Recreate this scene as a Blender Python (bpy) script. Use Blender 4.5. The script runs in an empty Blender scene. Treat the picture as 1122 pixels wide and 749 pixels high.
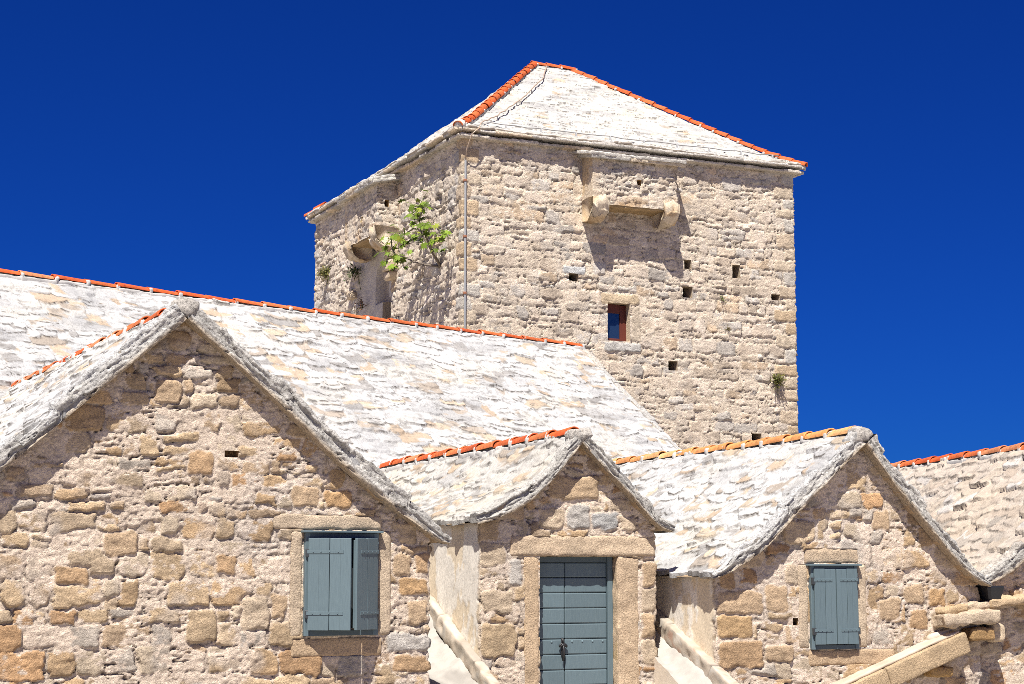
import bpy, math, random
import numpy as np

# ------------------------------------------------------------------ camera, sky, sun, exposure
scene = bpy.context.scene
COL = scene.collection
cam_d = bpy.data.cameras.new("camera")
cam_d.sensor_width = 36.0
cam_d.lens = 60.64
cam_d.clip_start = 0.1
cam_d.clip_end = 6000
cam = bpy.data.objects.new("camera", cam_d)
cam.location = (0, 0, 2.0)
cam.rotation_euler = (math.radians(90 + 7.4), 0, 0)
COL.objects.link(cam)
scene.camera = cam

SUN_DIR = np.array([0.240, 1.208, -2.15])
SUN_DIR = SUN_DIR / np.linalg.norm(SUN_DIR)
SUN_EL = math.asin(-SUN_DIR[2])
SUN_AZ = math.atan2(-SUN_DIR[0], -SUN_DIR[1])

world = bpy.data.worlds.new("World")
scene.world = world
world.use_nodes = True
wn, wl = world.node_tree.nodes, world.node_tree.links
bg = wn["Background"]
sky = wn.new("ShaderNodeTexSky")
sky.sky_type = 'NISHITA'
sky.sun_disc = False
sky.sun_elevation = SUN_EL
sky.sun_rotation = SUN_AZ
sky.altitude = 900
sky.air_density = 1.0
sky.dust_density = 0.0
sky.ozone_density = 4.0
tint = wn.new("ShaderNodeMix")
tint.data_type = 'RGBA'
tint.blend_type = 'MULTIPLY'
tint.inputs[0].default_value = 1.0
tint.inputs[7].default_value = (0.024, 0.168, 0.68, 1)     # polarised, deep blue noon sky
wl.new(sky.outputs[0], tint.inputs[6])
wl.new(tint.outputs[2], bg.inputs[0])
bg.inputs[1].default_value = 0.05

sun_d = bpy.data.lights.new("sun", 'SUN')
sun_d.energy = 5.0
sun_d.angle = math.radians(0.5)
sun_d.color = (1.0, 0.955, 0.885)
sun = bpy.data.objects.new("sun", sun_d)
from mathutils import Vector, Matrix
sun.rotation_euler = Vector(SUN_DIR).to_track_quat('-Z', 'Y').to_euler()
sun.location = (-5, -20, 40)
COL.objects.link(sun)

vs = scene.view_settings
vs.view_transform = 'Standard'
vs.look = 'None'
vs.gamma = 1
vs.use_curve_mapping = False
vs.exposure = 0.90
scene.cycles.filter_width = 0.8
scene.cycles.use_denoising = False

# ------------------------------------------------------------------ noise
_R = np.random.RandomState(7)
_T2 = _R.rand(16, 256, 256).astype(np.float32)
_T3 = _R.rand(64, 64, 64).astype(np.float32)


def vnoise(x, y, k=0):
    xi, yi = np.floor(x).astype(int), np.floor(y).astype(int)
    fx, fy = x - xi, y - yi
    fx = fx * fx * (3 - 2 * fx)
    fy = fy * fy * (3 - 2 * fy)
    T = _T2[k % 16]
    ox = 37 * k
    a = T[(xi + ox) & 255, yi & 255]
    b = T[(xi + 1 + ox) & 255, yi & 255]
    c = T[(xi + ox) & 255, (yi + 1) & 255]
    d = T[(xi + 1 + ox) & 255, (yi + 1) & 255]
    return (a * (1 - fx) + b * fx) * (1 - fy) + (c * (1 - fx) + d * fx) * fy


def fbm(x, y, k=0, octs=4):
    """roughly -1..1"""
    s, a, t = 0, 1.0, 0
    for o in range(octs):
        s = s + a * (vnoise(x * 2 ** o + 13.7 * o, y * 2 ** o + 5.1 * o, k + o) * 2 - 1)
        t += a
        a *= 0.5
    return s / t * 1.5


def noise3(p):
    i = np.floor(p).astype(int)
    f = p - i
    f = f * f * (3 - 2 * f)
    r = 0
    for dx in (0, 1):
        for dy in (0, 1):
            for dz in (0, 1):
                w = (f[:, 0] if dx else 1 - f[:, 0]) * (f[:, 1] if dy else 1 - f[:, 1]) * (f[:, 2] if dz else 1 - f[:, 2])
                r = r + w * _T3[(i[:, 0] + dx) & 63, (i[:, 1] + dy) & 63, (i[:, 2] + dz) & 63]
    return r * 2 - 1


def fbm3(p, octs=3):
    s, a = 0, 1.0
    for o in range(octs):
        s = s + a * noise3(p * 2 ** o + 17.3 * o)
        a *= 0.5
    return s


def sstep(a, b, x):
    t = np.clip((x - a) / (b - a), 0, 1)
    return t * t * (3 - 2 * t)


def mix(a, b, t):
    return a * (1 - t) + b * t


# ------------------------------------------------------------------ mesh collecting
class Acc:
    """collects vertices, faces and colours, then links them as ONE mesh object"""

    def __init__(self):
        self.V, self.F, self.C, self.M, self.n = [], {}, [], [], 0

    def add(self, V, F, C=(0.5, 0.5, 0.5), mi=0):
        V = np.asarray(V, float).reshape(-1, 3)
        C = np.asarray(C, float)
        if C.ndim == 1:
            C = np.tile(C, (len(V), 1))
        if C.shape[1] == 3:
            C = np.concatenate([C, np.ones((len(C), 1))], 1)
        if isinstance(F, np.ndarray):
            F = {F.shape[1]: [F]}
        elif isinstance(F, list):
            d = {}
            for f in F:
                d.setdefault(len(f), []).append(f)
            F = {k: [np.array(v, int)] for k, v in d.items()}
        for k, lst in F.items():
            for a in lst:
                self.F.setdefault(k, []).append((a + self.n, mi))
        self.V.append(V)
        self.C.append(C)
        self.n += len(V)

    def build(self, name, mats, parent=None, smooth=True):
        V = np.concatenate(self.V)
        C = np.concatenate(self.C)
        loops, starts, mis, pos = [], [], [], 0
        for k, lst in self.F.items():
            for a, mi in lst:
                loops.append(a.ravel())
                starts.append(pos + np.arange(len(a)) * k)
                mis.append(np.full(len(a), mi))
                pos += a.size
        loops = np.concatenate(loops)
        starts = np.concatenate(starts)
        mis = np.concatenate(mis)
        me = bpy.data.meshes.new(name)
        me.vertices.add(len(V))
        me.vertices.foreach_set('co', V.ravel().astype(np.float32))
        me.loops.add(len(loops))
        me.loops.foreach_set('vertex_index', loops.astype(np.int32))
        me.polygons.add(len(starts))
        me.polygons.foreach_set('loop_start', starts.astype(np.int32))
        me.polygons.foreach_set('material_index', mis.astype(np.int32))
        me.update(calc_edges=True)
        me.validate()
        at = me.color_attributes.new('Col', 'FLOAT_COLOR', 'POINT')
        at.data.foreach_set('color', C.ravel().astype(np.float32))
        me.polygons.foreach_set('use_smooth', np.full(len(starts), bool(smooth)))
        for m in (mats if isinstance(mats, (list, tuple)) else [mats]):
            me.materials.append(m)
        o = bpy.data.objects.new(name, me)
        COL.objects.link(o)
        if parent is not None:
            o.parent = parent
        return o


def tag(o, label=None, cat=None, group=None, kind=None):
    for k, v in (('label', label), ('category', cat), ('group', group), ('kind', kind)):
        if v:
            o[k] = v
    return o


def empty(name, loc, rz=0):
    o = bpy.data.objects.new(name, None)
    o.location = loc
    o.rotation_euler = (0, 0, rz)
    o.empty_display_size = 0.3
    COL.objects.link(o)
    return o


# ------------------------------------------------------------------ materials
def mat_attr(name, pits=0.0, pscale=60, rough=0.9, var=0.25, scale=30, bump=0.4, bscale=70, dist=0.006, spec=0.25, streak=None):
    m = bpy.data.materials.new(name)
    m.use_nodes = True
    n, l = m.node_tree.nodes, m.node_tree.links
    b = n['Principled BSDF']
    b.inputs['Roughness'].default_value = rough
    b.inputs['Specular IOR Level'].default_value = spec
    a = n.new('ShaderNodeAttribute')
    a.attribute_name = 'Col'
    tc = n.new('ShaderNodeTexCoord')
    nz = n.new('ShaderNodeTexNoise')
    nz.inputs['Scale'].default_value = scale
    nz.inputs['Detail'].default_value = 6
    nz.inputs['Roughness'].default_value = 0.65
    if streak:
        mp = n.new('ShaderNodeMapping')
        mp.inputs['Scale'].default_value = streak
        l.new(tc.outputs['Object'], mp.inputs[0])
        l.new(mp.outputs[0], nz.inputs['Vector'])
    else:
        l.new(tc.outputs['Object'], nz.inputs['Vector'])
    mr = n.new('ShaderNodeMapRange')
    mr.inputs['From Min'].default_value = 0.3
    mr.inputs['From Max'].default_value = 0.7
    mr.inputs['To Min'].default_value = 1 - var
    mr.inputs['To Max'].default_value = 1 + var
    l.new(nz.outputs[0], mr.inputs[0])
    mx = n.new('ShaderNodeMix')
    mx.data_type = 'RGBA'
    mx.blend_type = 'MULTIPLY'
    mx.inputs[0].default_value = 1
    l.new(a.outputs['Color'], mx.inputs[6])
    l.new(mr.outputs[0], mx.inputs[7])
    pit_out = None
    if pits:
        pn = n.new('ShaderNodeTexNoise')
        pn.inputs['Scale'].default_value = pscale
        pn.inputs['Detail'].default_value = 3
        pn.inputs['Roughness'].default_value = 0.6
        l.new(tc.outputs['Object'], pn.inputs['Vector'])
        pm = n.new('ShaderNodeMapRange')
        pm.inputs['From Min'].default_value = 0.36
        pm.inputs['From Max'].default_value = 0.47
        pm.inputs['To Min'].default_value = 1 - pits
        pm.inputs['To Max'].default_value = 1
        l.new(pn.outputs[0], pm.inputs[0])
        m2 = n.new('ShaderNodeMix')
        m2.data_type = 'RGBA'
        m2.blend_type = 'MULTIPLY'
        l.new(a.outputs['Alpha'], m2.inputs[0])
        l.new(mx.outputs[2], m2.inputs[6])
        l.new(pm.outputs[0], m2.inputs[7])
        l.new(m2.outputs[2], b.inputs['Base Color'])
        pit_out = pm.outputs[0]
    else:
        l.new(mx.outputs[2], b.inputs['Base Color'])
    if bump:
        nb = n.new('ShaderNodeTexNoise')
        nb.inputs['Scale'].default_value = bscale
        nb.inputs['Detail'].default_value = 8
        nb.inputs['Roughness'].default_value = 0.7
        l.new(tc.outputs['Object'], nb.inputs['Vector'])
        bp = n.new('ShaderNodeBump')
        mb = n.new('ShaderNodeMath')
        mb.operation = 'MULTIPLY'
        mb.inputs[1].default_value = bump
        l.new(a.outputs['Alpha'], mb.inputs[0])
        l.new(mb.outputs[0], bp.inputs['Strength'])
        bp.inputs['Distance'].default_value = dist
        if pit_out:
            ad = n.new('ShaderNodeMath')
            ad.operation = 'MULTIPLY_ADD'
            ad.inputs[1].default_value = 0.45
            l.new(pit_out, ad.inputs[0])
            l.new(nb.outputs[0], ad.inputs[2])
            l.new(ad.outputs[0], bp.inputs['Height'])
        else:
            l.new(nb.outputs[0], bp.inputs['Height'])
        l.new(bp.outputs[0], b.inputs['Normal'])
    return m


M_RUB = mat_attr('rubble_stone', pits=0.16, pscale=55, var=0.26, scale=38, bump=1.0, bscale=70, dist=0.022)
M_TOW = mat_attr('tower_stone', pits=0.14, pscale=26, var=0.24, scale=24, bump=1.0, bscale=32, dist=0.036)
M_ROOF = mat_attr('stone_slab_roof', pits=0.10, pscale=30, var=0.14, scale=20, bump=1.0, bscale=36, dist=0.016)
M_SLAB = mat_attr('slab_edge_stone', pits=0.3, pscale=44, var=0.25, scale=22, bump=0.9, bscale=40, dist=0.025)
M_ASH = mat_attr('tooled_ashlar', pits=0.22, pscale=62, var=0.24, scale=42, bump=1.0, bscale=55, dist=0.02)
M_PLA = mat_attr('lime_plaster', var=0.09, scale=9, bump=0.4, bscale=40, dist=0.01)
M_TILE = mat_attr('terracotta', pits=.25, pscale=18, var=0.3, scale=16, bump=0.3, bscale=60, dist=0.006, rough=0.8)
M_PAINT = mat_attr('blue_grey_paint', rough=0.55, var=0.10, scale=7, bump=0.12, bscale=90, dist=0.002, spec=0.35, streak=(14, 14, 1.5))
M_IRON = mat_attr('black_iron', rough=0.5, var=0.2, bump=0.2, bscale=120, dist=0.002, spec=0.5)
M_ZINC = mat_attr('zinc_strip', rough=0.45, var=0.15, bump=0.1, spec=0.5)
M_WOOD = mat_attr('red_brown_wood', rough=0.5, var=0.2, bump=0.2, bscale=60, dist=0.003, streak=(20, 20, 2))
M_LEAF = mat_attr('leaf', rough=0.65, var=0.2, scale=12, bump=0, spec=0.2)
M_BARK = mat_attr('bark', rough=0.9, var=0.3, scale=30, bump=0.4)
M_GROUND = mat_attr('pale_paving', var=0.15, scale=2.0, bump=0.5, bscale=12, dist=0.02)


def mat_glass():
    m = bpy.data.materials.new('window_glass')
    m.use_nodes = True
    b = m.node_tree.nodes['Principled BSDF']
    b.inputs['Base Color'].default_value = (0.015, 0.03, 0.06, 1)
    b.inputs['Roughness'].default_value = 0.05
    b.inputs['Specular IOR Level'].default_value = 1.0
    b.inputs['Coat Weight'].default_value = 1.0
    n, l = m.node_tree.nodes, m.node_tree.links
    nz = n.new('ShaderNodeTexNoise')
    nz.inputs['Scale'].default_value = 2.0
    bp = n.new('ShaderNodeBump')
    bp.inputs['Strength'].default_value = 0.02
    l.new(nz.outputs[0], bp.inputs['Height'])
    l.new(bp.outputs[0], b.inputs['Normal'])
    return m


M_GLASS = mat_glass()

# ------------------------------------------------------------------ stone patterns (height + colour as functions on a surface)
C_ = lambda *v: np.array(v, float)


def rubble(u, w, P, seed, dressed=()):
    """irregular coursed rubble set in smeared lime mortar"""
    rng = np.random.RandomState(seed)
    k = seed
    uu = u + P['warp'] * fbm(u * 2.3, w * 2.3, k, 3)
    uu = uu + 0.020 * fbm(u * 8, w * 8, k + 15, 3)
    ww = w + 0.016 * fbm(u * 7 + 9, w * 9, k + 1, 3) + P['warp'] * 0.7 * fbm(u * 1.7 + 50, w * 2.6, k + 3, 3) + 0.05 * fbm(u * 0.6, w * 0.4, k + 5, 2)
    rows, z = [], w.min() - 0.6
    while z < w.max() + 0.8:
        rows.append(z)
        z += rng.uniform(*P['row'])
    rows = np.array(rows)
    nr = len(rows)
    r = np.clip(np.searchsorted(rows, ww.ravel()) - 1, 0, nr - 2)
    u0, u1 = u.min() - 1.0, u.max() + 1.0
    SP = 1000.0
    keys, L, R, ROW = [], [], [], []
    for i in range(nr - 1):
        x = u0 - rng.uniform(0, 0.4)
        hgt = rows[i + 1] - rows[i]
        while x < u1:
            wd = rng.uniform(*P['wid']) * (0.55 + 0.45 * hgt / P['row'][1])
            keys.append(i * SP + (x - u0) + 10)
            L.append(x)
            R.append(x + wd)
            ROW.append(i)
            x += wd
    keys, L, R, ROW = map(np.array, (keys, L, R, ROW))
    sid = np.clip(np.searchsorted(keys, r * SP + (uu.ravel() - u0) + 10) - 1, 0, len(keys) - 1)
    N = len(keys)
    hgt = (rows[ROW + 1] - rows[ROW])
    split = rng.rand(N) < P['split']
    fr = rng.uniform(0.35, 0.65, N)
    yb = rows[ROW]
    U, W_ = uu.ravel(), ww.ravel()
    top = split[sid] & (W_ > (yb + fr * hgt)[sid])
    lo = np.where(top, (yb + fr * hgt)[sid], yb[sid])
    hi = np.where(split[sid] & ~top, (yb + fr * hgt)[sid], (yb + hgt)[sid])
    gid = sid * 2 + top
    N2 = 2 * N
    rr = lambda a, b: rng.uniform(a, b, N2)[gid]
    mo = P['mortar']
    cx = (L[sid] + R[sid]) / 2 + rr(-.02, .02)
    cy = (lo + hi) / 2 + rr(-.01, .01)
    hx = np.maximum((R[sid] - L[sid]) / 2 - mo * rr(0.5, 1.6), 0.02)
    hy = np.maximum((hi - lo) / 2 - mo * rr(0.4, 1.3), 0.012)
    ang = rr(-P['rot'], P['rot'])
    dx, dy = U - cx, W_ - cy
    du, dv = dx * np.cos(ang) + dy * np.sin(ang), -dx * np.sin(ang) + dy * np.cos(ang)
    cr = np.minimum(hx, hy) * rr(0.2, 0.65)
    uf, wf = u.ravel(), w.ravel()
    qx, qy = np.abs(du) - (hx - cr), np.abs(dv) - (hy - cr)
    sd = np.hypot(np.maximum(qx, 0), np.maximum(qy, 0)) + np.minimum(np.maximum(qx, qy), 0) - cr
    sd = sd + P['ragged'] * (0.7 * fbm(uf * 6, wf * 8, k + 1, 3) + 0.4 * fbm(uf * 19, wf * 22, k + 3, 2))
    h0 = rr(P['h'][0], P['h'][1])
    rough_i = rr(0.4, 1.4)
    chip = fbm(uf * 14, wf * 22, k + 2, 4)
    stone = h0 + rr(-.09, .09) * du + rr(-.09, .03) * dv + 0.006 * np.sqrt(np.clip(-sd / 0.04, 0, 1)) \
        + P['rough'] * rough_i * chip + P['rough'] * 0.7 * fbm(uf * 5, wf * 7, k + 6, 3)
    stone = stone - 0.06 * sstep(-0.004, 0.014, sd)
    mh = P['mh'] + P['mn'] * fbm(uf * 6, wf * 8, k + 4, 4) + 0.008 * fbm(uf * 24, wf * 34, k + 8, 3)
    mh = mh + P['knob'] * (0.5 - np.abs(fbm(uf * 7.5, wf * 13, k + 5, 3)))
    lay = np.abs(fbm(uf * 3.6 + 9, wf * 15 + 3, k + 9, 3))
    crev = sstep(P['crev'], 0.0, lay) * sstep(-0.35, 0.35, fbm(uf * 2.2, wf * 2.2, k + 10, 2))
    mh = mh - P['crevd'] * crev
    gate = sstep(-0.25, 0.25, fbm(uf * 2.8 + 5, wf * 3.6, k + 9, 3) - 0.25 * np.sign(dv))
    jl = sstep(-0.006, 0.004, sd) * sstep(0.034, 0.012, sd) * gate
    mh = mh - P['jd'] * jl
    low = sstep(0.25, 0.6, fbm(uf * 3.1, wf * 3.1, k + 12, 2))
    mh = mh - 0.02 * low
    vis = sstep(-0.002, 0.003, stone - mh)
    H = np.maximum(stone, mh)
    pal = np.array(P['pal'])
    pi = rng.choice(len(pal), N2, p=P['pw'])[gid]
    bright = rng.uniform(0.75, 1.2, N2)[gid]
    sc = pal[pi] * bright[:, None]
    sc = sc * (1 + 0.22 * fbm(uf * 7, wf * 9, k + 7, 3))[:, None]
    stain = sstep(0.2, 0.8, fbm(uf * 2.6 + 3, wf * 2.6, k + 11, 4))[:, None]
    sc = mix(sc, np.array(P['grey']) * np.ones_like(sc), stain * 0.5)
    mc = np.array(P['mcol'])[None, :] * (1 + 0.13 * fbm(uf * 3, wf * 3, k + 13, 4))[:, None]
    lich = sstep(0.35, 0.8, fbm(uf * 1.3 + 7, wf * 1.3, k + 14, 5))[:, None]
    mc = mix(mc, np.array(P['grey'])[None, :] * 1.15, lich * 0.35)
    dirt_shade = (np.clip(crev + 0.7 * jl, 0, 1) * (1 - vis))[:, None]  # crevice grime plus the shadow line under each stone, painted into the mortar
    mc = mix(mc, mc * 0.5, dirt_shade)
    Cc = mix(mc, sc, (vis * 0.93)[:, None])
    # dressed blocks: (u0,u1,w0,w1,colour,proud)
    for j, (a, b, c, d, colr, proud) in enumerate(dressed):
        m = (uf > a - .06) & (uf < b + .06) & (wf > c - .06) & (wf < d + .06)
        if not m.any():
            continue
        pu, pw = uf[m], wf[m]
        r_ = min(b - a, d - c) * 0.16
        qx = np.abs(pu - (a + b) / 2) - ((b - a) / 2 - r_)
        qy = np.abs(pw - (c + d) / 2) - ((d - c) / 2 - r_)
        s2 = np.hypot(np.maximum(qx, 0), np.maximum(qy, 0)) + np.minimum(np.maximum(qx, qy), 0) - r_
        s2 = s2 + 0.030 * fbm(pu * 8 + j, pw * 9, k + 1, 4)
        st = proud * 0.6 + 0.007 * np.sqrt(np.clip(-s2 / 0.05, 0, 1)) + P['rough'] * 1.2 * fbm(pu * 13 + 3 * j, pw * 17, k + 2, 4)
        if proud < 0:
            H[m] = mix(H[m], proud, ((pu > a + .016) & (pu < b - .016) & (pw > c + .016) & (pw < d - .016)) * 1.0)
            continue
        ins = sstep(0.012, -0.006, s2)
        near = sstep(0.045, 0.0, s2)
        base = mix(H[m], np.minimum(H[m], mh[m] - .004), near)
        H[m] = mix(base, np.maximum(st, base), ins)
        cc = np.array(colr)[None, :] * (1 + 0.22 * fbm(pu * 6 + j, pw * 8, k + 7, 4))[:, None]
        t = ins[:, None]
        nm = near[:, None] * (1 - t)
        Cc[m] = mix(mix(Cc[m], mc[m], nm), cc, t)
    return H.reshape(u.shape), np.clip(Cc, 0.02, 0.85).reshape(u.shape + (3,))


def plaster(u, w, seed, c1=(0.72, 0.67, 0.59), c2=(0.66, 0.56, 0.42), amt=0.05):
    uf, wf = u.ravel(), w.ravel()
    f = fbm(uf * 2.4, wf * 1.6, seed, 5) + 0.35 * fbm(uf * 12, wf * 5, seed + 2, 3)
    t = sstep(amt, amt + 0.12, f)
    H = 0.005 * (1 - t) + 0.004 * fbm(uf * 3, wf * 3, seed + 1, 3)
    c = mix(np.array(c1)[None, :], np.array(c2)[None, :], t[:, None])
    c = c * (1 + 0.08 * fbm(uf * 8, wf * 3, seed + 3, 4))[:, None]
    return H.reshape(u.shape), c.reshape(u.shape + (3,))


def slabs(u, w, P, seed):
    """overlapping limewashed stone slabs; w runs up the slope from the eave"""
    rng = np.random.RandomState(seed)
    k = seed
    uf, wf0 = u.ravel(), w.ravel()
    wf = wf0 + 0.07 * fbm(uf * 0.5, wf0 * 0.5, k, 2) + 0.03 * fbm(uf * 2.1, wf0 * 2.1, k + 1, 3)
    rows, z = [], -0.45
    while z < wf.max() + 0.6:
        rows.append(z)
        z += rng.uniform(*P['exp'])
    rows = np.array(rows)
    nr = len(rows)
    r = np.clip(np.searchsorted(rows, wf) - 1, 0, nr - 2)
    u0, u1 = uf.min() - 1, uf.max() + 1
    SP = 1000.0
    keys, L, R, ROW = [], [], [], []
    for i in range(nr):
        x = u0 - rng.uniform(0, 0.5)
        while x < u1:
            wd = rng.uniform(*P['wid'])
            keys.append(i * SP + (x - u0) + 10)
            L.append(x)
            R.append(x + wd)
            ROW.append(i)
            x += wd
    keys, L, R, ROW = map(np.array, (keys, L, R, ROW))
    N = len(keys)
    jit = rng.uniform(-P['jit'], P['jit'], N)
    T = rng.uniform(*P['T'], N)
    tx = rng.uniform(-.05, .05, N)
    skew = rng.uniform(-.14, .14, N)
    uw = uf + 0.05 * fbm(uf * 3, wf * 3, k + 2, 3)
    edge_n = 0.016 * fbm(uf * 11, wf * 11, k + 3, 3)
    tm = 0.65 + 0.5 * sstep(-0.5, 0.5, fbm(uf * 1.9, wf * 1.9, k + 12, 3))
    bestH = np.full(uf.shape, -1.0)
    bid = np.zeros(uf.shape, int)
    bed = np.full(uf.shape, 1.0)
    bgap = np.full(uf.shape, 1.0)
    for dk in (1, 0, -1, -2):
        rk = np.clip(r + dk, 0, nr - 1)
        sid = np.clip(np.searchsorted(keys, rk * SP + (uw - u0) + 10) - 1, 0, N - 1)
        cx, hx = (L[sid] + R[sid]) / 2, (R[sid] - L[sid]) / 2
        xn = (uw - cx) / hx
        low = rows[rk] + jit[sid] + skew[sid] * (uw - cx) + 0.055 * np.abs(xn) ** 4 + edge_n
        d = wf - low
        gap = (1 - np.abs(xn)) * hx
        h = (2 * T[sid] - d * T[sid] / P['exp'][1]) * tm + tx[sid] * (uw - cx)
        h = h - 0.6 * T[sid] * sstep(0.014, 0.002, gap + 0.008 * edge_n / 0.016)
        h = h - 0.25 * T[sid] * sstep(0.03, 0.0, d)
        h = np.where(d >= 0, h, -1.0)
        better = h > bestH
        bestH = np.where(better, h, bestH)
        bid = np.where(better, sid, bid)
        bed = np.where(better, d, bed)
        bgap = np.where(better, gap, bgap)
    H = np.maximum(bestH, 0)
    H = H + P['rough'] * fbm(uf * 7, wf * 9, k + 4, 4)
    # limewash sits over most of it, worn off on some slabs; lips are painted darker below
    bias = rng.uniform(-1, 1, N)[bid]
    n1 = fbm(uf * 3.0, wf * 6.5, k + 5, 4)
    worn = sstep(P['worn'], P['worn'] + 0.25, 0.75 * bias + 0.8 * n1)
    pal = np.array(P['pal'])
    sc = pal[rng.choice(len(pal), N, p=P['pw'])[bid]] * rng.uniform(0.85, 1.15, N)[bid][:, None]
    lw = np.array(P['lime'])[None, :] * (1 + 0.07 * fbm(uf * 2, wf * 2, k + 6, 4))[:, None]
    cream = np.array(P['lime']) * np.array((1.0, 0.93, 0.80))
    lw = mix(lw, cream[None, :] * np.ones_like(lw), (sstep(0.0, 0.7, fbm(uf * 1.1 + 4, wf * 1.9, k + 13, 4)) * 0.45)[:, None])
    lw = mix(lw, np.array(P['grey'])[None, :] * np.ones_like(lw), (sstep(-0.05, 0.8, fbm(uf * 1.3, wf * 2.6, k + 7, 5)) * 0.75)[:, None])
    c = mix(lw, sc, (worn * 0.85)[:, None])
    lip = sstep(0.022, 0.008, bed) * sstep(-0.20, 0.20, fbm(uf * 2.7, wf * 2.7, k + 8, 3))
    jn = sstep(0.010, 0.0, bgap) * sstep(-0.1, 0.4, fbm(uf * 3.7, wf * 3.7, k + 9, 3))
    t = np.clip(lip + 0.7 * jn, 0, 1) * P['dirt_shade']  # grime on lips and joints, with the step's shadow line painted in
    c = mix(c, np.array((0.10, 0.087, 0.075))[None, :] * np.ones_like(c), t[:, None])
    mott = sstep(0.22, 0.6, fbm(uf * 9, wf * 20, k + 10, 4)) * sstep(-0.45, 0.5, fbm(uf * 1.7, wf * 2.2, k + 11, 3))
    c = mix(c, np.array((0.15, 0.138, 0.125))[None, :] * np.ones_like(c), (mott * 0.55 * P['dirt_shade'])[:, None])
    return H.reshape(u.shape), np.clip(c, 0.03, 0.85).reshape(u.shape + (3,))


def grid_faces(nu, nw, keep=None):
    idx = np.arange(nu * nw).reshape(nu, nw)
    q = np.stack([idx[:-1, :-1], idx[1:, :-1], idx[1:, 1:], idx[:-1, 1:]], -1)
    return q[keep] if keep is not None else q.reshape(-1, 4)


def rbox(acc, lo, hi, res=0.05, r=0.01, amp=0.0, nsc=6.0, M=None, col=(0.5, 0.5, 0.5), mi=0, seed=0, colfn=None):
    """a rounded, optionally rough block; M is a 4x4 placing it"""
    lo, hi = np.array(lo, float), np.array(hi, float)
    r = min(r, 0.45 * (hi - lo).min())
    cuts = []
    for a in range(3):
        n = max(1, int(round((hi[a] - lo[a] - 2 * r) / res)))
        mid = np.linspace(lo[a] + r, hi[a] - r, n + 1)
        cuts.append(np.concatenate([[lo[a]], [lo[a] + r * 0.35] if amp else [], mid, [hi[a] - r * 0.35] if amp else [], [hi[a]]]))
    Vs, Fs, n = [], [], 0
    for a in range(3):
        b, c = (a + 1) % 3, (a + 2) % 3
        gb, gc = np.meshgrid(cuts[b], cuts[c], indexing='ij')
        for side in (0, 1):
            p = np.zeros(gb.shape + (3,))
            p[..., a] = hi[a] if side else lo[a]
            p[..., b], p[..., c] = gb, gc
            f = grid_faces(*gb.shape)
            if not side:
                f = f[:, ::-1]
            Vs.append(p.reshape(-1, 3))
            Fs.append(f + n)
            n += gb.size
    V = np.concatenate(Vs)
    F = np.concatenate(Fs)
    _, first, inv = np.unique(np.round(V, 6), axis=0, return_index=True, return_inverse=True)
    V = V[first]
    F = inv.ravel()[F]
    inner = np.clip(V, lo + r, hi - r)
    nrm = V - inner
    nrm /= np.maximum(np.linalg.norm(nrm, axis=1, keepdims=True), 1e-9)
    rad = np.full(len(V), r)
    if amp:
        rad = rad + amp * fbm3(V * nsc + seed * 3.17, 3)
    V = inner + nrm * rad[:, None]
    C = np.tile(np.array(col, float), (len(V), 1))
    if amp:
        C = C * (1 + 0.16 * fbm3(V * 5 + seed * 1.7, 3))[:, None]
    if colfn is not None:
        C = colfn(V, nrm, C)
    if M is not None:
        V = V @ M[:3, :3].T + M[:3, 3]
    acc.add(V, F, np.clip(C, 0.02, 0.85), mi)


def frame4(x, y, z, o):
    M = np.eye(4)
    M[:3, 0], M[:3, 1], M[:3, 2], M[:3, 3] = x, y, z, o
    return M


def tube(acc, pts, rad, seg=8, col=(0.3, 0.3, 0.3), mi=0):
    pts = np.asarray(pts, float)
    rad = np.broadcast_to(np.asarray(rad, float), (len(pts),))
    V = []
    for i, p in enumerate(pts):
        t = pts[min(i + 1, len(pts) - 1)] - pts[max(i - 1, 0)]
        t = t / np.linalg.norm(t)
        a = np.cross(t, (0.31, 0.2, 0.93))
        a /= np.linalg.norm(a)
        b = np.cross(t, a)
        for j in range(seg):
            an = 2 * math.pi * j / seg
            V.append(p + rad[i] * (a * math.cos(an) + b * math.sin(an)))
    F = [[i * seg + j, i * seg + (j + 1) % seg, (i + 1) * seg + (j + 1) % seg, (i + 1) * seg + j]
         for i in range(len(pts) - 1) for j in range(seg)]
    F.append(list(range(seg))[::-1])
    F.append([(len(pts) - 1) * seg + j for j in range(seg)])
    acc.add(V, F, col, mi)


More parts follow.
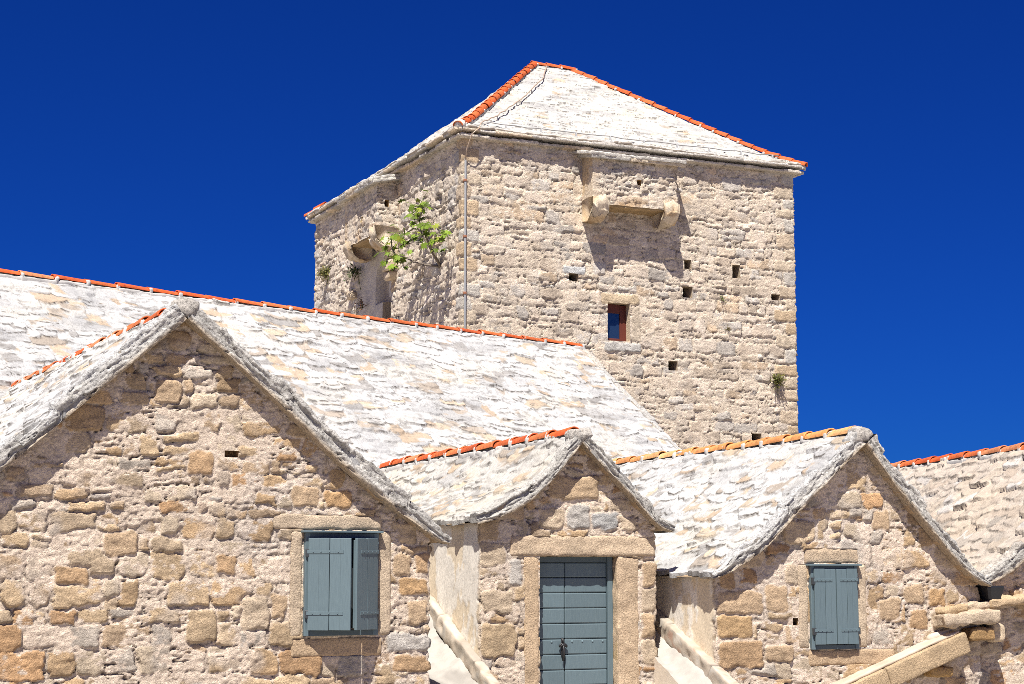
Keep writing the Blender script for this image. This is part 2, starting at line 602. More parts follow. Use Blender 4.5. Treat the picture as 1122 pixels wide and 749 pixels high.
# ------------------------------------------------------------------ walls: one continuous strip round the plan, with holes
def wall_strip(name, corners, segs, z, top, style, mat, parent, holes=(), extra=None):
    """corners: plan points in order; segs[i]: distances along edge i (0..len); top(seg, s)->z; style(seg_id, u, z)->(H, C)"""
    plan, nor, segi, sloc, U = [], [], [], [], []
    ucum = 0.0
    ne = len(segs)
    dirs = []
    for i in range(ne):
        d = np.array(corners[i + 1], float) - np.array(corners[i], float)
        dirs.append(d / np.linalg.norm(d))
    for i, s in enumerate(segs):
        Ln = np.linalg.norm(np.array(corners[i + 1]) - np.array(corners[i]))
        n = np.array([dirs[i][1], -dirs[i][0]])
        for j, sv in enumerate(s):
            last = j == len(s) - 1
            if last and i < ne - 1:
                continue                                   # the shared corner belongs to the next edge
            nn = n.copy()
            if j == 0 and i > 0:
                n0 = np.array([dirs[i - 1][1], -dirs[i - 1][0]])
                nn = (n + n0) / (1 + n @ n0)
            plan.append(np.array(corners[i]) + dirs[i] * sv)
            nor.append(nn)
            segi.append(i)
            sloc.append(sv)
            U.append(ucum + sv)
        ucum += Ln
    plan, nor, segi, sloc, U = map(np.array, (plan, nor, segi, sloc, U))
    tz = np.array([top(a, b) for a, b in zip(segi, sloc)])
    nu, nw = len(U), len(z)
    UU, ZZ = np.meshgrid(U, z, indexing='ij')
    ZZc = np.minimum(ZZ, tz[:, None])
    H, C = style(segi, UU, ZZ)
    if extra is not None:
        H = H + extra(segi, sloc, UU, ZZ)
    P = np.zeros((nu, nw, 3))
    P[..., :2] = plan[:, None, :] + nor[:, None, :] * H[..., None]
    P[..., 2] = ZZc
    cl = ZZ > tz[:, None]
    keep = ~(cl[:-1, :-1] & cl[1:, :-1] & cl[1:, 1:] & cl[:-1, 1:])
    acc = Acc()
    off = np.cumsum([0] + [np.linalg.norm(np.array(corners[i + 1]) - np.array(corners[i])) for i in range(ne)])
    extraV, extraF, extraC = [], [], []
    base = nu * nw
    for (sg, a, b, c, d, depth, capcol, revcol) in holes:
        i0, i1 = np.searchsorted(U, off[sg] + a), np.searchsorted(U, off[sg] + b)
        j0, j1 = np.searchsorted(z, c), np.searchsorted(z, d)
        i1, j1 = max(i1, i0 + 1), max(j1, j0 + 1)
        keep[i0:i1, j0:j1] = False
        ring = [(i, j0) for i in range(i0, i1)] + [(i1, j) for j in range(j0, j1)] + \
               [(i, j1) for i in range(i1, i0, -1)] + [(i0, j) for j in range(j1, j0, -1)]
        nn = np.array([dirs[sg][1], -dirs[sg][0], 0])
        rv = np.array([[plan[i][0], plan[i][1], z[j]] for i, j in ring]) - nn * depth
        outer = np.array([P[i, j] for i, j in ring])
        oc = np.array([C[i, j] for i, j in ring])
        m = len(ring)
        rc = np.tile(np.array(tuple(revcol) + (1.0,)[:C.shape[-1] - 3]), (m, 1)) if revcol is not None else oc
        acc_n = sum(len(v) for v in extraV) + base
        extraV += [outer, rv]
        extraC += [rc, rc]
        extraF += [[acc_n + q, acc_n + m + q, acc_n + m + (q + 1) % m, acc_n + (q + 1) % m] for q in range(m)]
        if capcol is not None:
            extraV.append(rv.copy())
            extraC.append(np.tile(np.array(tuple(capcol) + (1.0,)[:C.shape[-1] - 3]), (m, 1)))
            extraF.append([acc_n + 2 * m + q for q in range(m)])
    F = grid_faces(nu, nw, keep)
    used = np.zeros(nu * nw, bool)
    used[F.ravel()] = True
    remap = np.cumsum(used) - 1
    nused = used.sum()
    acc.add(P.reshape(-1, 3)[used], remap[F], C.reshape(nu * nw, -1)[used])
    if extraV:
        ev = np.concatenate(extraV)
        fl = [[q - base for q in f] for f in extraF]
        acc.add(ev, fl, np.concatenate(extraC))
    return acc.build(name, mat, parent)


def resample(prof, step):
    prof = np.array(prof, float)
    # light corner rounding
    for _ in range(2):
        q = [prof[0]]
        for i in range(len(prof) - 1):
            q += [prof[i] * .75 + prof[i + 1] * .25, prof[i] * .25 + prof[i + 1] * .75]
        q.append(prof[-1])
        prof = np.array(q)
    d = np.concatenate([[0], np.cumsum(np.linalg.norm(np.diff(prof, axis=0), axis=1))])
    s = np.linspace(0, d[-1], max(3, int(d[-1] / step) + 1))
    return s, np.stack([np.interp(s, d, prof[:, 0]), np.interp(s, d, prof[:, 1])], 1)


def roof_slope(name, prof, ys, th, P, seed, res, mat, parent, eave_th=0.06, soffit=(0.40, 0.29, 0.18)):
    """prof: (x,z) underside points from ridge to eave; swept along y"""
    s, pr = resample(prof, res)
    tg = np.gradient(pr, axis=0)
    tg /= np.linalg.norm(tg, axis=1, keepdims=True)
    n = np.stack([-tg[:, 1], tg[:, 0]], 1)
    if n[:, 1].mean() < 0:
        n = -n
    S = s[-1]
    thv = eave_th + (th - eave_th) * sstep(0, 0.45, S - s)
    UU, SS = np.meshgrid(ys, s, indexing='ij')
    H, C = slabs(UU, S - SS, P, seed)
    H = H - 0.02
    nu, nw = UU.shape
    jag = 0.035 * fbm(UU * 5, SS * 0 + seed, seed + 3, 3) * sstep(0.3, 0.0, S - SS)
    jy = 0.03 * fbm(SS * 5, SS * 0 + 3, seed + 4, 3) * sstep(0.25, 0.0, UU - ys[0])
    Pp = np.zeros((nu, nw, 3))
    Pp[..., 0] = pr[None, :, 0] + n[None, :, 0] * H + tg[None, :, 0] * jag
    Pp[..., 1] = UU + jy
    Pp[..., 2] = pr[None, :, 1] + thv[None, :] + n[None, :, 1] * H + tg[None, :, 1] * jag
    acc = Acc()
    flip = pr[-1, 0] < pr[0, 0]
    F = grid_faces(nu, nw)
    acc.add(Pp.reshape(-1, 3), F if flip else F[:, ::-1], C.reshape(-1, 3))
    low = lambda A, tn: np.stack([A[:, 0], A[:, 1], A[:, 2] - tn], 1)

    def skirt(A, cA, tn):
        B = low(A, tn)
        m = len(A)
        idx = np.arange(m - 1)
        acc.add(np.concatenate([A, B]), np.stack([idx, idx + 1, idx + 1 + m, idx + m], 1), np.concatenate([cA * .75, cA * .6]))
    skirt(Pp[0], C[0], thv)
    skirt(Pp[-1], C[-1], thv)
    skirt(Pp[:, -1], C[:, -1], np.full(nu, eave_th))
    A, B = low(Pp[0], thv), low(Pp[-1], thv)
    m = nw
    idx = np.arange(m - 1)
    acc.add(np.concatenate([A, B]), np.stack([idx, idx + 1, idx + 1 + m, idx + m], 1), soffit)
    return acc.build(name, mat, parent)


def slab_row(acc, A, B, out, up, t0, t1, inn, outd, rng, lime=0.5, ln=(0.26, 0.5), grey=(0.40, 0.375, 0.335),
             layers=2, tilt=0.05, jit=0.03, tone=(0.8, 1.15), limecol=(0.45, 0.435, 0.405)):
    """rough slab ends in layers along A->B; t0..t1 is their height above the line"""
    A, B, out, up = (np.array(v, float) for v in (A, B, out, up))
    L = np.linalg.norm(B - A)
    ax = (B - A) / L
    for k in range(layers):
        s = -rng.uniform(0, 0.15) * (k > 0)
        za, zb = t0 + (t1 - t0) * k / layers, t0 + (t1 - t0) * (k + 1) / layers
        while s < L - 0.05:
            l = min(rng.uniform(*ln), L - s + 0.03)
            if l < 0.08:
                break
            oo = outd + rng.uniform(-jit, jit)
            a = rng.uniform(0.2, 1.0) * tilt
            axr = ax * math.cos(a) + up * math.sin(a)
            upr = up * math.cos(a) - ax * math.sin(a)
            M = frame4(axr, out, upr, A + ax * s + up * rng.uniform(-.006, .006))
            if np.dot(np.cross(axr, out), upr) < 0:
                M = frame4(-axr, out, upr, A + ax * (s + l) + up * a * l * 1.0)
            g = np.array(grey) * rng.uniform(*tone)
            if rng.rand() < 0.2:
                g = g * np.array((1.12, 1.0, 0.85))
            lm = lime * (k == layers - 1) * rng.uniform(0.5, 1.0)
            sd = rng.randint(1000)

            def cf(V, nrm, C, lm=lm, sd=sd):
                t = sstep(0.2, 0.8, nrm[:, 2] + 0.4 * fbm3(V * 9 + sd, 2)) * lm
                return mix(C, np.array(limecol)[None, :] * np.ones_like(C), t[:, None])
            rbox(acc, (0, -inn, za), (l, oo, zb + rng.uniform(0, .015)), res=0.035, r=0.018, amp=0.013, nsc=11, M=M, col=g, seed=sd, colfn=cf)
            s += l * rng.uniform(0.9, 1.0)


TER = [C_(0.50, 0.19, 0.085), C_(0.54, 0.092, 0.022), C_(0.50, 0.11, 0.032), C_(0.54, 0.15, 0.05), C_(0.44, 0.08, 0.024)]
OCH = [C_(0.58, 0.26, 0.09), C_(0.52, 0.22, 0.08), C_(0.60, 0.33, 0.14)]


def ridge_tiles(parent, A, B, rng, pal, r=0.095, ln=0.40, up=(0, 0, 1), mortar=(0.47, 0.455, 0.43), lump=1.0, wob=0.012, collar=False):
    A, B, up = (np.array(v, float) for v in (A, B, up))
    L = np.linalg.norm(B - A)
    ax = (B - A) / L
    side = np.cross(ax, up)
    side /= np.linalg.norm(side)
    upn = np.cross(side, ax)
    acc, am = Acc(), Acc()
    n = max(1, int(round(L / ln)))
    st = L / n
    for i in range(n):
        c = pal[rng.randint(len(pal))] * rng.uniform(0.85, 1.12)
        o = A + ax * (i * st) + side * rng.uniform(-wob, wob) + upn * rng.uniform(-wob, wob) * 0.6
        seg = 10
        skw = rng.uniform(-.03, .03)
        V = []
        ra, rb = r * rng.uniform(1.0, 1.06), r * rng.uniform(0.82, 0.9)
        for (t, rr, dz) in ((-0.03, ra, 0.012), (0.0, ra, 0.012), (st * 0.5, (ra + rb) / 2, 0.004), (st + 0.015, rb, -0.002)):
            for ring in (0, 1):
                for j in range(seg + 1):
                    an = math.pi * j / seg
                    q = rr - 0.016 * ring
                    V.append(o + ax * t + side * math.cos(an) * q + upn * (math.sin(an) * q + dz))
        m = 2 * (seg + 1)
        F = []
        for k in range(3):
            for j in range(seg):
                F.append([k * m + j, k * m + j + 1, (k + 1) * m + j + 1, (k + 1) * m + j])
                F.append([k * m + seg + 1 + j + 1, k * m + seg + 1 + j, (k + 1) * m + seg + 1 + j, (k + 1) * m + seg + 1 + j + 1])
        for k in (0, 3):
            for j in range(seg):
                F.append([k * m + j, k * m + seg + 1 + j, k * m + seg + 2 + j, k * m + j + 1])
        acc.add(V, F, c)
        # bedding mortar along both edges and a smear at the joint
        for sg in (-1, 1):
            M = frame4(ax, side * sg, upn * 1.0, o + side * sg * r * 0.72)
            if sg < 0:
                M = frame4(-ax, side * sg, upn, o + side * sg * r * 0.72 + ax * st)
            rbox(am, (-0.02, -0.02, -0.10), (st + 0.02, 0.024 * lump, -0.016), res=0.05, r=0.02, amp=0.014, nsc=9, M=M, col=mortar, seed=rng.randint(999))
        if collar and rng.rand() < 0.75:
            V = []
            wd = rng.uniform(.010, .022)
            for t_ in (-wd, 0, wd):
                for j in range(seg + 1):
                    an = math.pi * j / seg
                    q = r * (1.0 + (0.10 if t_ == 0 else 0.0)) + 0.012 * rng.rand()
                    V.append(o + ax * (st + t_ + rng.uniform(-.008, .008) + skw * math.cos(an)) + side * math.cos(an) * q + upn * (math.sin(an) * q + .004))
            am.add(V, [[k * (seg + 1) + j, k * (seg + 1) + j + 1, (k + 1) * (seg + 1) + j + 1, (k + 1) * (seg + 1) + j] for k in (0, 1) for j in range(seg)], mortar)
        if rng.rand() < 0.85 * lump:
            for sg in (-1, 1):
                p = o + ax * (st * 1.0 + rng.uniform(-.02, .02)) + side * sg * r * 0.8
                M = frame4(ax, side, -upn if np.dot(np.cross(ax, side), upn) < 0 else upn, p)
                rbox(am, (-0.035, -0.03, -0.05), (0.035, 0.03, 0.05), res=0.03, r=0.028, amp=0.01, nsc=14, M=M, col=mortar, seed=rng.randint(999))
    t = acc.build('ridge_tiles', M_TILE, parent)
    b = am.build('ridge_mortar', M_PLA, parent)
    return t, b


# ------------------------------------------------------------------ styles
RUB = dict(warp=0.045, row=(0.11, 0.27), wid=(0.16, 0.48), split=0.22, mortar=0.016, rot=0.13, h=(-0.016, 0.016), rough=0.008,
           mh=0.004, crev=0.085, crevd=0.04, ragged=0.027, knob=0.002,
           pal=[(0.43, 0.295, 0.165), (0.47, 0.345, 0.21), (0.45, 0.345, 0.23), (0.44, 0.385, 0.32), (0.51, 0.415, 0.30), (0.43, 0.26, 0.13), (0.385, 0.28, 0.18)],
           pw=[.22, .2, .16, .12, .14, .08, .08], grey=(0.46, 0.415, 0.375), mcol=(0.645, 0.53, 0.42), mn=0.007, jd=0.010)
TOW = dict(RUB, warp=0.06, row=(0.15, 0.33), wid=(0.26, 0.80), split=0.20, mortar=0.018, rot=0.10, h=(-0.012, 0.015), rough=0.008,
           mh=0.000, crev=0.09, crevd=0.06, ragged=0.04, knob=0.008,
           pal=[(0.56, 0.465, 0.365), (0.58, 0.49, 0.395), (0.50, 0.41, 0.315), (0.48, 0.435, 0.38), (0.53, 0.405, 0.28), (0.59, 0.505, 0.41)],
           pw=[.25, .2, .2, .15, .08, .12], grey=(0.47, 0.43, 0.38), mcol=(0.65, 0.55, 0.43), mn=0.007, jd=0.022)
SL = dict(exp=(0.11, 0.20), wid=(0.16, 0.52), jit=0.055, T=(0.013, 0.034), rough=0.008, worn=0.45, dirt_shade=1.0,
          pal=[(0.42, 0.315, 0.215), (0.27, 0.255, 0.24), (0.35, 0.29, 0.23), (0.45, 0.36, 0.255)], pw=[.3, .25, .25, .2],
          lime=(0.475, 0.468, 0.455), grey=(0.32, 0.316, 0.312))
SL_MAIN = dict(SL, exp=(0.12, 0.22), wid=(0.18, 0.70), jit=0.06, T=(0.012, 0.032), worn=0.38)
SL_TOWER = dict(SL, exp=(0.16, 0.28), wid=(0.22, 0.7), T=(0.016, 0.040), worn=0.75, dirt_shade=1.0, lime=(0.455, 0.44, 0.408))
SL_H2 = dict(SL, worn=0.30, dirt_shade=0.85, lime=(0.45, 0.43, 0.395))
SL_H4 = dict(SL, worn=0.15, dirt_shade=0.9, lime=(0.44, 0.38, 0.32), grey=(0.38, 0.325, 0.27), T=(0.015, 0.045),
             pal=[(0.42, 0.345, 0.275), (0.31, 0.275, 0.235), (0.44, 0.37, 0.295), (0.46, 0.43, 0.40)], pw=[.35, .2, .3, .15])
OC1, OC2, GR1, TN1 = (0.46, 0.335, 0.215), (0.44, 0.295, 0.17), (0.45, 0.415, 0.37), (0.49, 0.39, 0.28)


def lin(a, b, step):
    return np.linspace(a, b, max(2, int(round((b - a) / step)) + 1))


def seq(*parts):
    out = [np.asarray(parts[0])]
    for p in parts[1:]:
        out.append(np.asarray(p)[1:])
    return np.concatenate(out)


def prof_z(prof, x):
    p = sorted(prof)
    return float(np.interp(x, [q[0] for q in p], [q[1] for q in p]))


# ------------------------------------------------------------------ ground
acc = Acc()
n = 60
gx = np.concatenate([-np.geomspace(3000, 4, n // 2), np.geomspace(4, 3000, n // 2)])
gy = gx + 10
GX, GY = np.meshgrid(gx, gy, indexing='ij')
acc.add(np.stack([GX, GY, np.zeros_like(GX)], -1).reshape(-1, 3), grid_faces(n, n), (0.36, 0.325, 0.28))
tag(acc.build('ground', M_GROUND, None, smooth=False), kind='structure')


# ------------------------------------------------------------------ dressings shared by the houses
def ashlar(name, parent, lo, hi, col, seed, amp=0.011, r=0.03, res=0.025):
    a = Acc()
    rbox(a, lo, hi, res=res, r=r, amp=amp, nsc=10, col=col, seed=seed)
    return a.build(name, M_ASH, parent)


PAINT = (0.104, 0.146, 0.163)
PAINT_D = (0.072, 0.102, 0.117)


def shutter(parent, x_hinge, side, z0, z1, width, ang, y_h, hinge=True):
    """two-board shutter leaf with strap hinges; side +1: leaf runs to +x from its hinge"""
    a = Acc()
    c, s = math.cos(ang), math.sin(ang)
    ax = np.array([side * c, -s, 0])
    out = np.array([-side * s * side * side, -c, 0]) if side > 0 else np.array([s, -c, 0])
    if side > 0:
        out = np.array([-s, -c, 0])
    zz = np.array([0, 0, 1.0])
    o = np.array([x_hinge, y_h, 0])
    if np.dot(np.cross(ax, zz), out) < 0:
        M = frame4(-ax, zz, out, o)
        sx = -1
    else:
        M = frame4(ax, zz, out, o)
        sx = 1

    def bx(a0, a1, b0, b1, c0, c1, col, mi=0, r=0.004):
        if sx < 0:
            a0, a1 = -a1, -a0
        rbox(a, (a0, b0, c0), (a1, b1, c1), res=9, r=r, M=M, col=col, mi=mi)
    nb = 2
    bw = width / nb
    for i in range(nb):
        tone = 1.0 + 0.05 * (i - 0.5)
        bx(i * bw + 0.001, (i + 1) * bw - 0.004, z0 + 0.002 * i, z1 - 0.003 * i, 0, 0.028, np.array(PAINT) * tone)
        bx(i * bw + bw * 0.5 - .0015, i * bw + bw * 0.5 + .0015, z0 + 0.01, z1 - 0.01, 0.0275, 0.0285, np.array(PAINT) * 0.8, r=0.0004)
    bx(bw - 0.012, bw + 0.010, z0 + 0.02, z1 - 0.02, -0.005, 0.001, np.array(PAINT) * 0.9, r=0.001)
    bx(0.02, width - 0.02, z0 + 0.08, z0 + 0.15, -0.022, 0, np.array(PAINT) * 0.9)
    bx(0.02, width - 0.02, z1 - 0.15, z1 - 0.08, -0.022, 0, np.array(PAINT) * 0.9)
    bx(width - 0.05, width - 0.005, z0 + 0.02, z1 - 0.02, -0.018, 0, np.array(PAINT) * 0.95)
    for zc in (z0 + 0.15 * (z1 - z0) + 0.03, z1 - 0.15 * (z1 - z0)):
        bx(-0.01, width * 0.82, zc - 0.017, zc + 0.017, 0.0275, 0.033, np.array(PAINT) * 0.97, r=0.002)
        for t in (0.12, 0.3, 0.5, 0.7):
            bx(width * t - .006, width * t + .006, zc - .006, zc + .006, 0.032, 0.038, np.array(PAINT) * 1.05, r=0.002)
        bx(-0.028, 0.012, zc - 0.05, zc + 0.03, -0.004, 0.03, (0.03, 0.035, 0.04), 1, r=0.006)
    return a.build('shutter', [M_PAINT, M_IRON], parent, smooth=False)


def shuttered_window(parent, x0, x1, z0, z1, cap, kind, stones=()):
    """painted frame (the window's own mesh) with a back board, drip cap and shutters"""
    a = Acc()
    fw = 0.05
    y0, y1 = -0.055, 0.10
    B = lambda lo, hi, col: rbox(a, lo, hi, res=9, r=0.004, col=col)
    B((x0, y0, z0), (x0 + fw, y1, z1), PAINT)
    B((x1 - fw, y0, z0), (x1, y1, z1), PAINT)
    B((x0 + fw + .001, y0 + .003, z1 - fw), (x1 - fw - .001, y1, z1), PAINT_D)
    B((x0 + fw + .001, y0 + .003, z0), (x1 - fw - .001, y1, z0 + fw), PAINT_D)
    B((x0 + fw, 0.06, z0 + fw), (x1 - fw, 0.09, z1 - fw), (0.02, 0.024, 0.028))
    w = a.build('window', M_PAINT, parent, smooth=False)
    c = Acc()
    rbox(c, (x0 - 0.035, -0.095, z1 + .002), (x1 + 0.035, 0.06, z1 + 0.022), res=9, r=0.004, col=PAINT)
    c.build('drip_cap', M_PAINT, w, smooth=False)
    for j, (nm, sx0, sx1, sz0, sz1, c_) in enumerate(stones):
        ashlar(nm, w, (sx0 + .004, -.018, sz0 + .004), (sx1 - .004, .12, sz1 - .004), c_, 20 + j + int(x0 * 10), amp=.009)
    wd = (x1 - x0 - 2 * 0.028) / 2
    if kind == 'open':
        shutter(w, x0 + 0.033, 1, z0 + 0.055, z1 - 0.05, 0.425, math.radians(35), -0.06)
        shutter(w, x1 - 0.033, -1, z0 + 0.055, z1 - 0.05, 0.392, math.radians(37), -0.06)
    else:
        shutter(w, x0 + 0.028, 1, z0 + 0.055, z1 - 0.03, wd - 0.002, math.radians(1.0), -0.06)
        shutter(w, x1 - 0.028, -1, z0 + 0.055, z1 - 0.03, wd - 0.002, math.radians(0.6), -0.06)
    return w


def hash1(*k):
    h = np.zeros_like(np.asarray(k[0], float))
    for i, q in enumerate(k):
        h = h + np.asarray(q, float) * (12.9898, 78.233, 37.719, 4.581)[i]
    return np.mod(np.sin(h) * 43758.5453, 1.0)


def verge(parent, prof, th, y_front, rng, lime, name='verge', inn=0.24, eave=0.06, limecol=(0.45, 0.435, 0.405), out=0.03, grey=(0.40, 0.382, 0.35)):
    """rough laminated slab ends along the rake: one continuous, broken edge"""
    s, pr = resample(prof, 0.014)
    k = int(rng.randint(9))
    sd = float(rng.randint(100))
    tg = np.gradient(pr, axis=0)
    tg /= np.linalg.norm(tg, axis=1, keepdims=True)
    n = np.stack([-tg[:, 1], tg[:, 0]], 1)
    if n[:, 1].mean() < 0:
        n = -n
    S = s[-1]
    T = (eave + (th - eave) * sstep(0, 0.5, S - s)) * n[:, 1] + 0.012
    slab = np.floor(s / 0.62 + 0.5 * fbm(s * 0.9, s * 0 + sd, k, 2))
    T = T + 0.075 * (hash1(slab, s * 0 + sd) - 0.35) + 0.012 * fbm(s * 5, s * 0 + sd, k + 1, 3)
    nb, nf, nt = 4, 17, 14
    yb_ = np.linspace(0.10, -out, nb, endpoint=False)
    yt = np.linspace(-out, inn, nt + 1)[1:]
    fz = np.linspace(0, 1, nf)
    cy = np.concatenate([yb_, np.full(nf, -out), yt])
    cz = np.concatenate([np.zeros(nb), fz, np.ones(nt)])
    SS, CY = np.meshgrid(s, cy, indexing='ij')
    CZ = np.broadcast_to(cz[None, :], SS.shape)
    Z = CZ * T[:, None]
    lay = np.floor(CZ * 2.3 + 0.35 * fbm(SS * 2.2, CZ * 0.8 + sd, k + 2, 3))
    cut = SS / (0.60 + 0.35 * hash1(lay, lay * 0 + sd)) + hash1(lay, lay * 0 + sd + 3) + 0.12 * fbm(SS * 6, CZ * 5 + sd, k + 3, 3)
    pid = np.floor(cut)
    fr = cut - pid
    pro = 0.040 * (hash1(pid, lay, lay * 0 + sd) - 0.45) * (CZ > 0)
    topm = np.concatenate([np.zeros(nb), sstep(0.9, 1.0, fz), np.ones(nt)])[None, :]
    rough = 0.016 * fbm(SS * 8, CZ * 5 + CY * 9 + sd, k + 4, 4) + 0.006 * fbm(SS * 6, CZ * 18 + CY * 14, k + 5, 3) + 0.005 * fbm(SS * 26, CZ * 9 + CY * 30, k + 9, 2)
    groove = sstep(0.025, 0.0, np.minimum(fr, 1 - fr)) * (1 - topm)
    dy = (pro + rough - 0.02 * groove) * (1 - topm * sstep(-out, inn * 0.8, CY))
    fade = sstep(inn, inn * 0.45, CY)
    dz = topm * (rough * 1.1 + 0.012) * fade - topm * (1 - fade) * 0.05
    Yp = y_front + CY - np.where(CY <= -out + 1e-6, dy, dy * (CZ > 0.5))
    P = np.zeros(SS.shape + (3,))
    P[..., 0] = pr[:, None, 0] + n[:, None, 0] * (Z + dz)
    P[..., 1] = Yp
    P[..., 2] = pr[:, None, 1] + n[:, None, 1] * (Z + dz)
    C = np.array(grey) * (0.88 + 0.24 * hash1(pid, lay, lay * 0 + sd + 7))[..., None] * (1 + 0.26 * fbm(SS * 9, CZ * 9 + CY * 12, k + 6, 4))[..., None]
    C = mix(C, np.array((0.40, 0.30, 0.19)) * np.ones_like(C), (sstep(0.35, 0.0, CZ) * 0.75)[..., None])
    t = np.clip(topm * lime + 0.75 * lime * sstep(0.25, 1.0, CZ + 0.5 * fbm(SS * 3, CZ * 3 + sd, k + 7, 3)), 0, 1) * sstep(-0.9, 0.1, fbm(SS * 2.4, CY * 5 + CZ * 2, k + 8, 4) + lime - 0.5)
    C = mix(C, np.array(limecol) * np.ones_like(C), np.clip(t, 0, 1)[..., None])
    C = mix(C, np.array((0.13, 0.115, 0.10)) * np.ones_like(C), (groove * 0.4 * (CZ > 0))[..., None])
    a = Acc()
    F = grid_faces(*SS.shape)
    a.add(P.reshape(-1, 3), F if prof[-1][0] < prof[0][0] else F[:, ::-1], np.clip(C, .03, .8).reshape(-1, 3))
    e = len(s) - 1
    m = SS.shape[1]
    a.add(P[-1], [list(range(m))], C[-1])
    return a.build(name, M_SLAB, parent)


def gable_house(name, loc, th_deg, label, prof, wx, depth, th, seed, res, sidestyle, holes, dressed, slP, palT, ys_back, res_side,
                limes=(0.8, 0.3), tile_ln=0.6, tile_drop=0.035, tile_r=0.088, cap_col=(0.40, 0.37, 0.33), z0=0.0, zfine=0.6, visible_slopes=(1, 0)):
    root = empty(name, loc, math.radians(th_deg))
    tag(root, label, 'house', 'gabled stone houses in a row')
    ap = max(prof, key=lambda q: q[1])
    ia = prof.index(ap)
    left, right = prof[:ia + 1][::-1], prof[ia:]
    xl, xr = wx
    zmax = ap[1] + 0.05
    z = seq(lin(z0, zfine, 0.12), lin(zfine, zmax, res))
    sf = lin(0, xr - xl, res)
    sl = seq(lin(0, depth - 2.0, 0.25), lin(depth - 2.0, depth, res_side))
    sr = seq(lin(0, 0.3, res * 1.5), lin(0.3, depth, 0.25))
    sb = lin(0, xr - xl, 0.12)
    corners = [(xl, depth), (xl, 0), (xr, 0), (xr, depth), (xl, depth)]

    def top(sg, s):
        if sg == 0:
            return prof_z(prof, xl) + 0.03
        if sg == 1:
            return prof_z(prof, xl + s) + 0.03
        if sg == 2:
            return prof_z(prof, xr) + 0.03
        return prof_z(prof, xr - s) + 0.03
    dr = [(a - xl + depth, b - xl + depth, c, d, col, pr) for (a, b, c, d, col, pr) in dressed]

    def style(segi, UU, ZZ):
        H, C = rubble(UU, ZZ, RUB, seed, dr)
        if sidestyle == 'plaster':
            H2, C2 = plaster(UU, ZZ, seed + 3)
            t = sstep(depth - 0.01, depth - 0.09, UU + 0.05 * fbm(UU * 6, ZZ * 6, seed, 3))
            H, C = mix(H, H2, t), mix(C, C2, t[..., None])
            C = np.concatenate([C, (1 - 0.9 * t)[..., None]], -1)
        return H, C
    wall_strip('walls', corners, [sl, sf, sr, sb], z, top, style, M_RUB, root,
               holes=[(1, a - xl, b - xl, c, d, dp, cc, rc) for (a, b, c, d, dp, cc, rc) in holes])
    rng = np.random.RandomState(seed)
    yf = -0.13
    for i, pf in enumerate((left, right)):
        rs = res * 1.15 if visible_slopes[i] else 0.05
        ys = lin(yf, ys_back, rs)
        rf = roof_slope('roof', pf, ys, th, slP, seed + 20 + i, rs, M_ROOF, root, eave_th=0.055)
        verge(rf, pf, th, yf, rng, limes[i], limecol=tuple(np.array(slP['lime']) * 0.95))
        if i == 0:
            zr = ap[1] + th - tile_drop
            ridge_tiles(rf, (ap[0], yf + 0.22, zr), (ap[0], ys_back - 0.1, zr), rng, palT, r=tile_r, ln=tile_ln, collar=seed == 23)
            cp = Acc()
            rbox(cp, (ap[0] - 0.125, yf - 0.04, ap[1] + 0.01), (ap[0] + 0.125, yf + 0.22, ap[1] + th + 0.03), res=0.025, r=0.10, amp=0.03, nsc=9,
                 col=cap_col, seed=seed)
            cp.build('ridge_cap_stone', M_SLAB, rf)
    return root


# ------------------------------------------------------------------ house with the open shutters (left)
P1 = [(-4.35, 1.90), (-3.27, 2.83), (-2.23, 3.76), (-1.62, 4.30), (-0.815, 3.655), (0.067, 2.85), (0.945, 2.26), (1.10, 2.215)]
WS1 = [('window_lintel', -.70, .42, 2.345, 2.50, TN1), ('window_jamb', -.525, -.386, 1.325, 2.34, TN1), ('window_jamb', .384, .535, 1.325, 2.34, TN1),
       ('window_sill', -.50, .44, 1.13, 1.32, OC1)]
d1 = [
      *[(q[1], q[2], q[3], q[4], q[5], -.03) for q in WS1],
      (.56, .72, 1.90, 2.10, OC1, .02), (.62, .93, 1.72, 1.87, (0.45, 0.29, 0.15), .022), (.78, .93, 1.92, 2.12, OC2, .02),
      (.72, .93, 1.44, 1.66, OC1, .018), (.50, .93, 1.18, 1.33, GR1, .02), (.55, .93, 0.98, 1.14, OC2, .018),
      (-.98, -.73, 1.42, 1.70, TN1, .02), (-.70, -.55, 1.5, 1.72, OC1, .014), (-.16, .10, 2.55, 2.72, (0.47, 0.30, 0.155), .02),
      (-.12, .02, 2.76, 2.92, (0.46, 0.32, 0.18), .018), (-.50, -.25, 2.56, 2.76, OC1, .016),
      (-1.50, -1.22, 1.30, 1.58, (0.44, 0.33, 0.21), .024), (-1.25, -1.05, 1.92, 2.1, OC2, .02), (-1.86, -1.62, 3.52, 3.74, OC1, .02),
      (-2.30, -2.0, 2.1, 2.3, OC1, .022), (-2.75, -2.45, 1.85, 2.0, OC2, .02), (-1.55, -1.30, 2.85, 3.07, OC2, .022)]
house1 = gable_house('gabled_house', (-1.667, 16.9, 0), 26.6,
                     'left gabled rubble stone house with a shuttered window standing half open', P1, (-4.2, 0.94), 9.0, 0.165, 11, 0.0125,
                     'rubble', [(-.33, .33, 1.39, 2.27, 0.12, None, None), (-1.19, -1.06, 3.02, 3.085, 0.12, (0.34, 0.22, 0.11), (0.42, 0.28, 0.15))],
                     d1, SL, TER, 9.3, 0.05, limes=(1.0, 0.15), tile_drop=0.045, tile_r=0.078, visible_slopes=(1, 0))
w1 = shuttered_window(house1, -.38, .377, 1.335, 2.317, True, 'open', WS1)

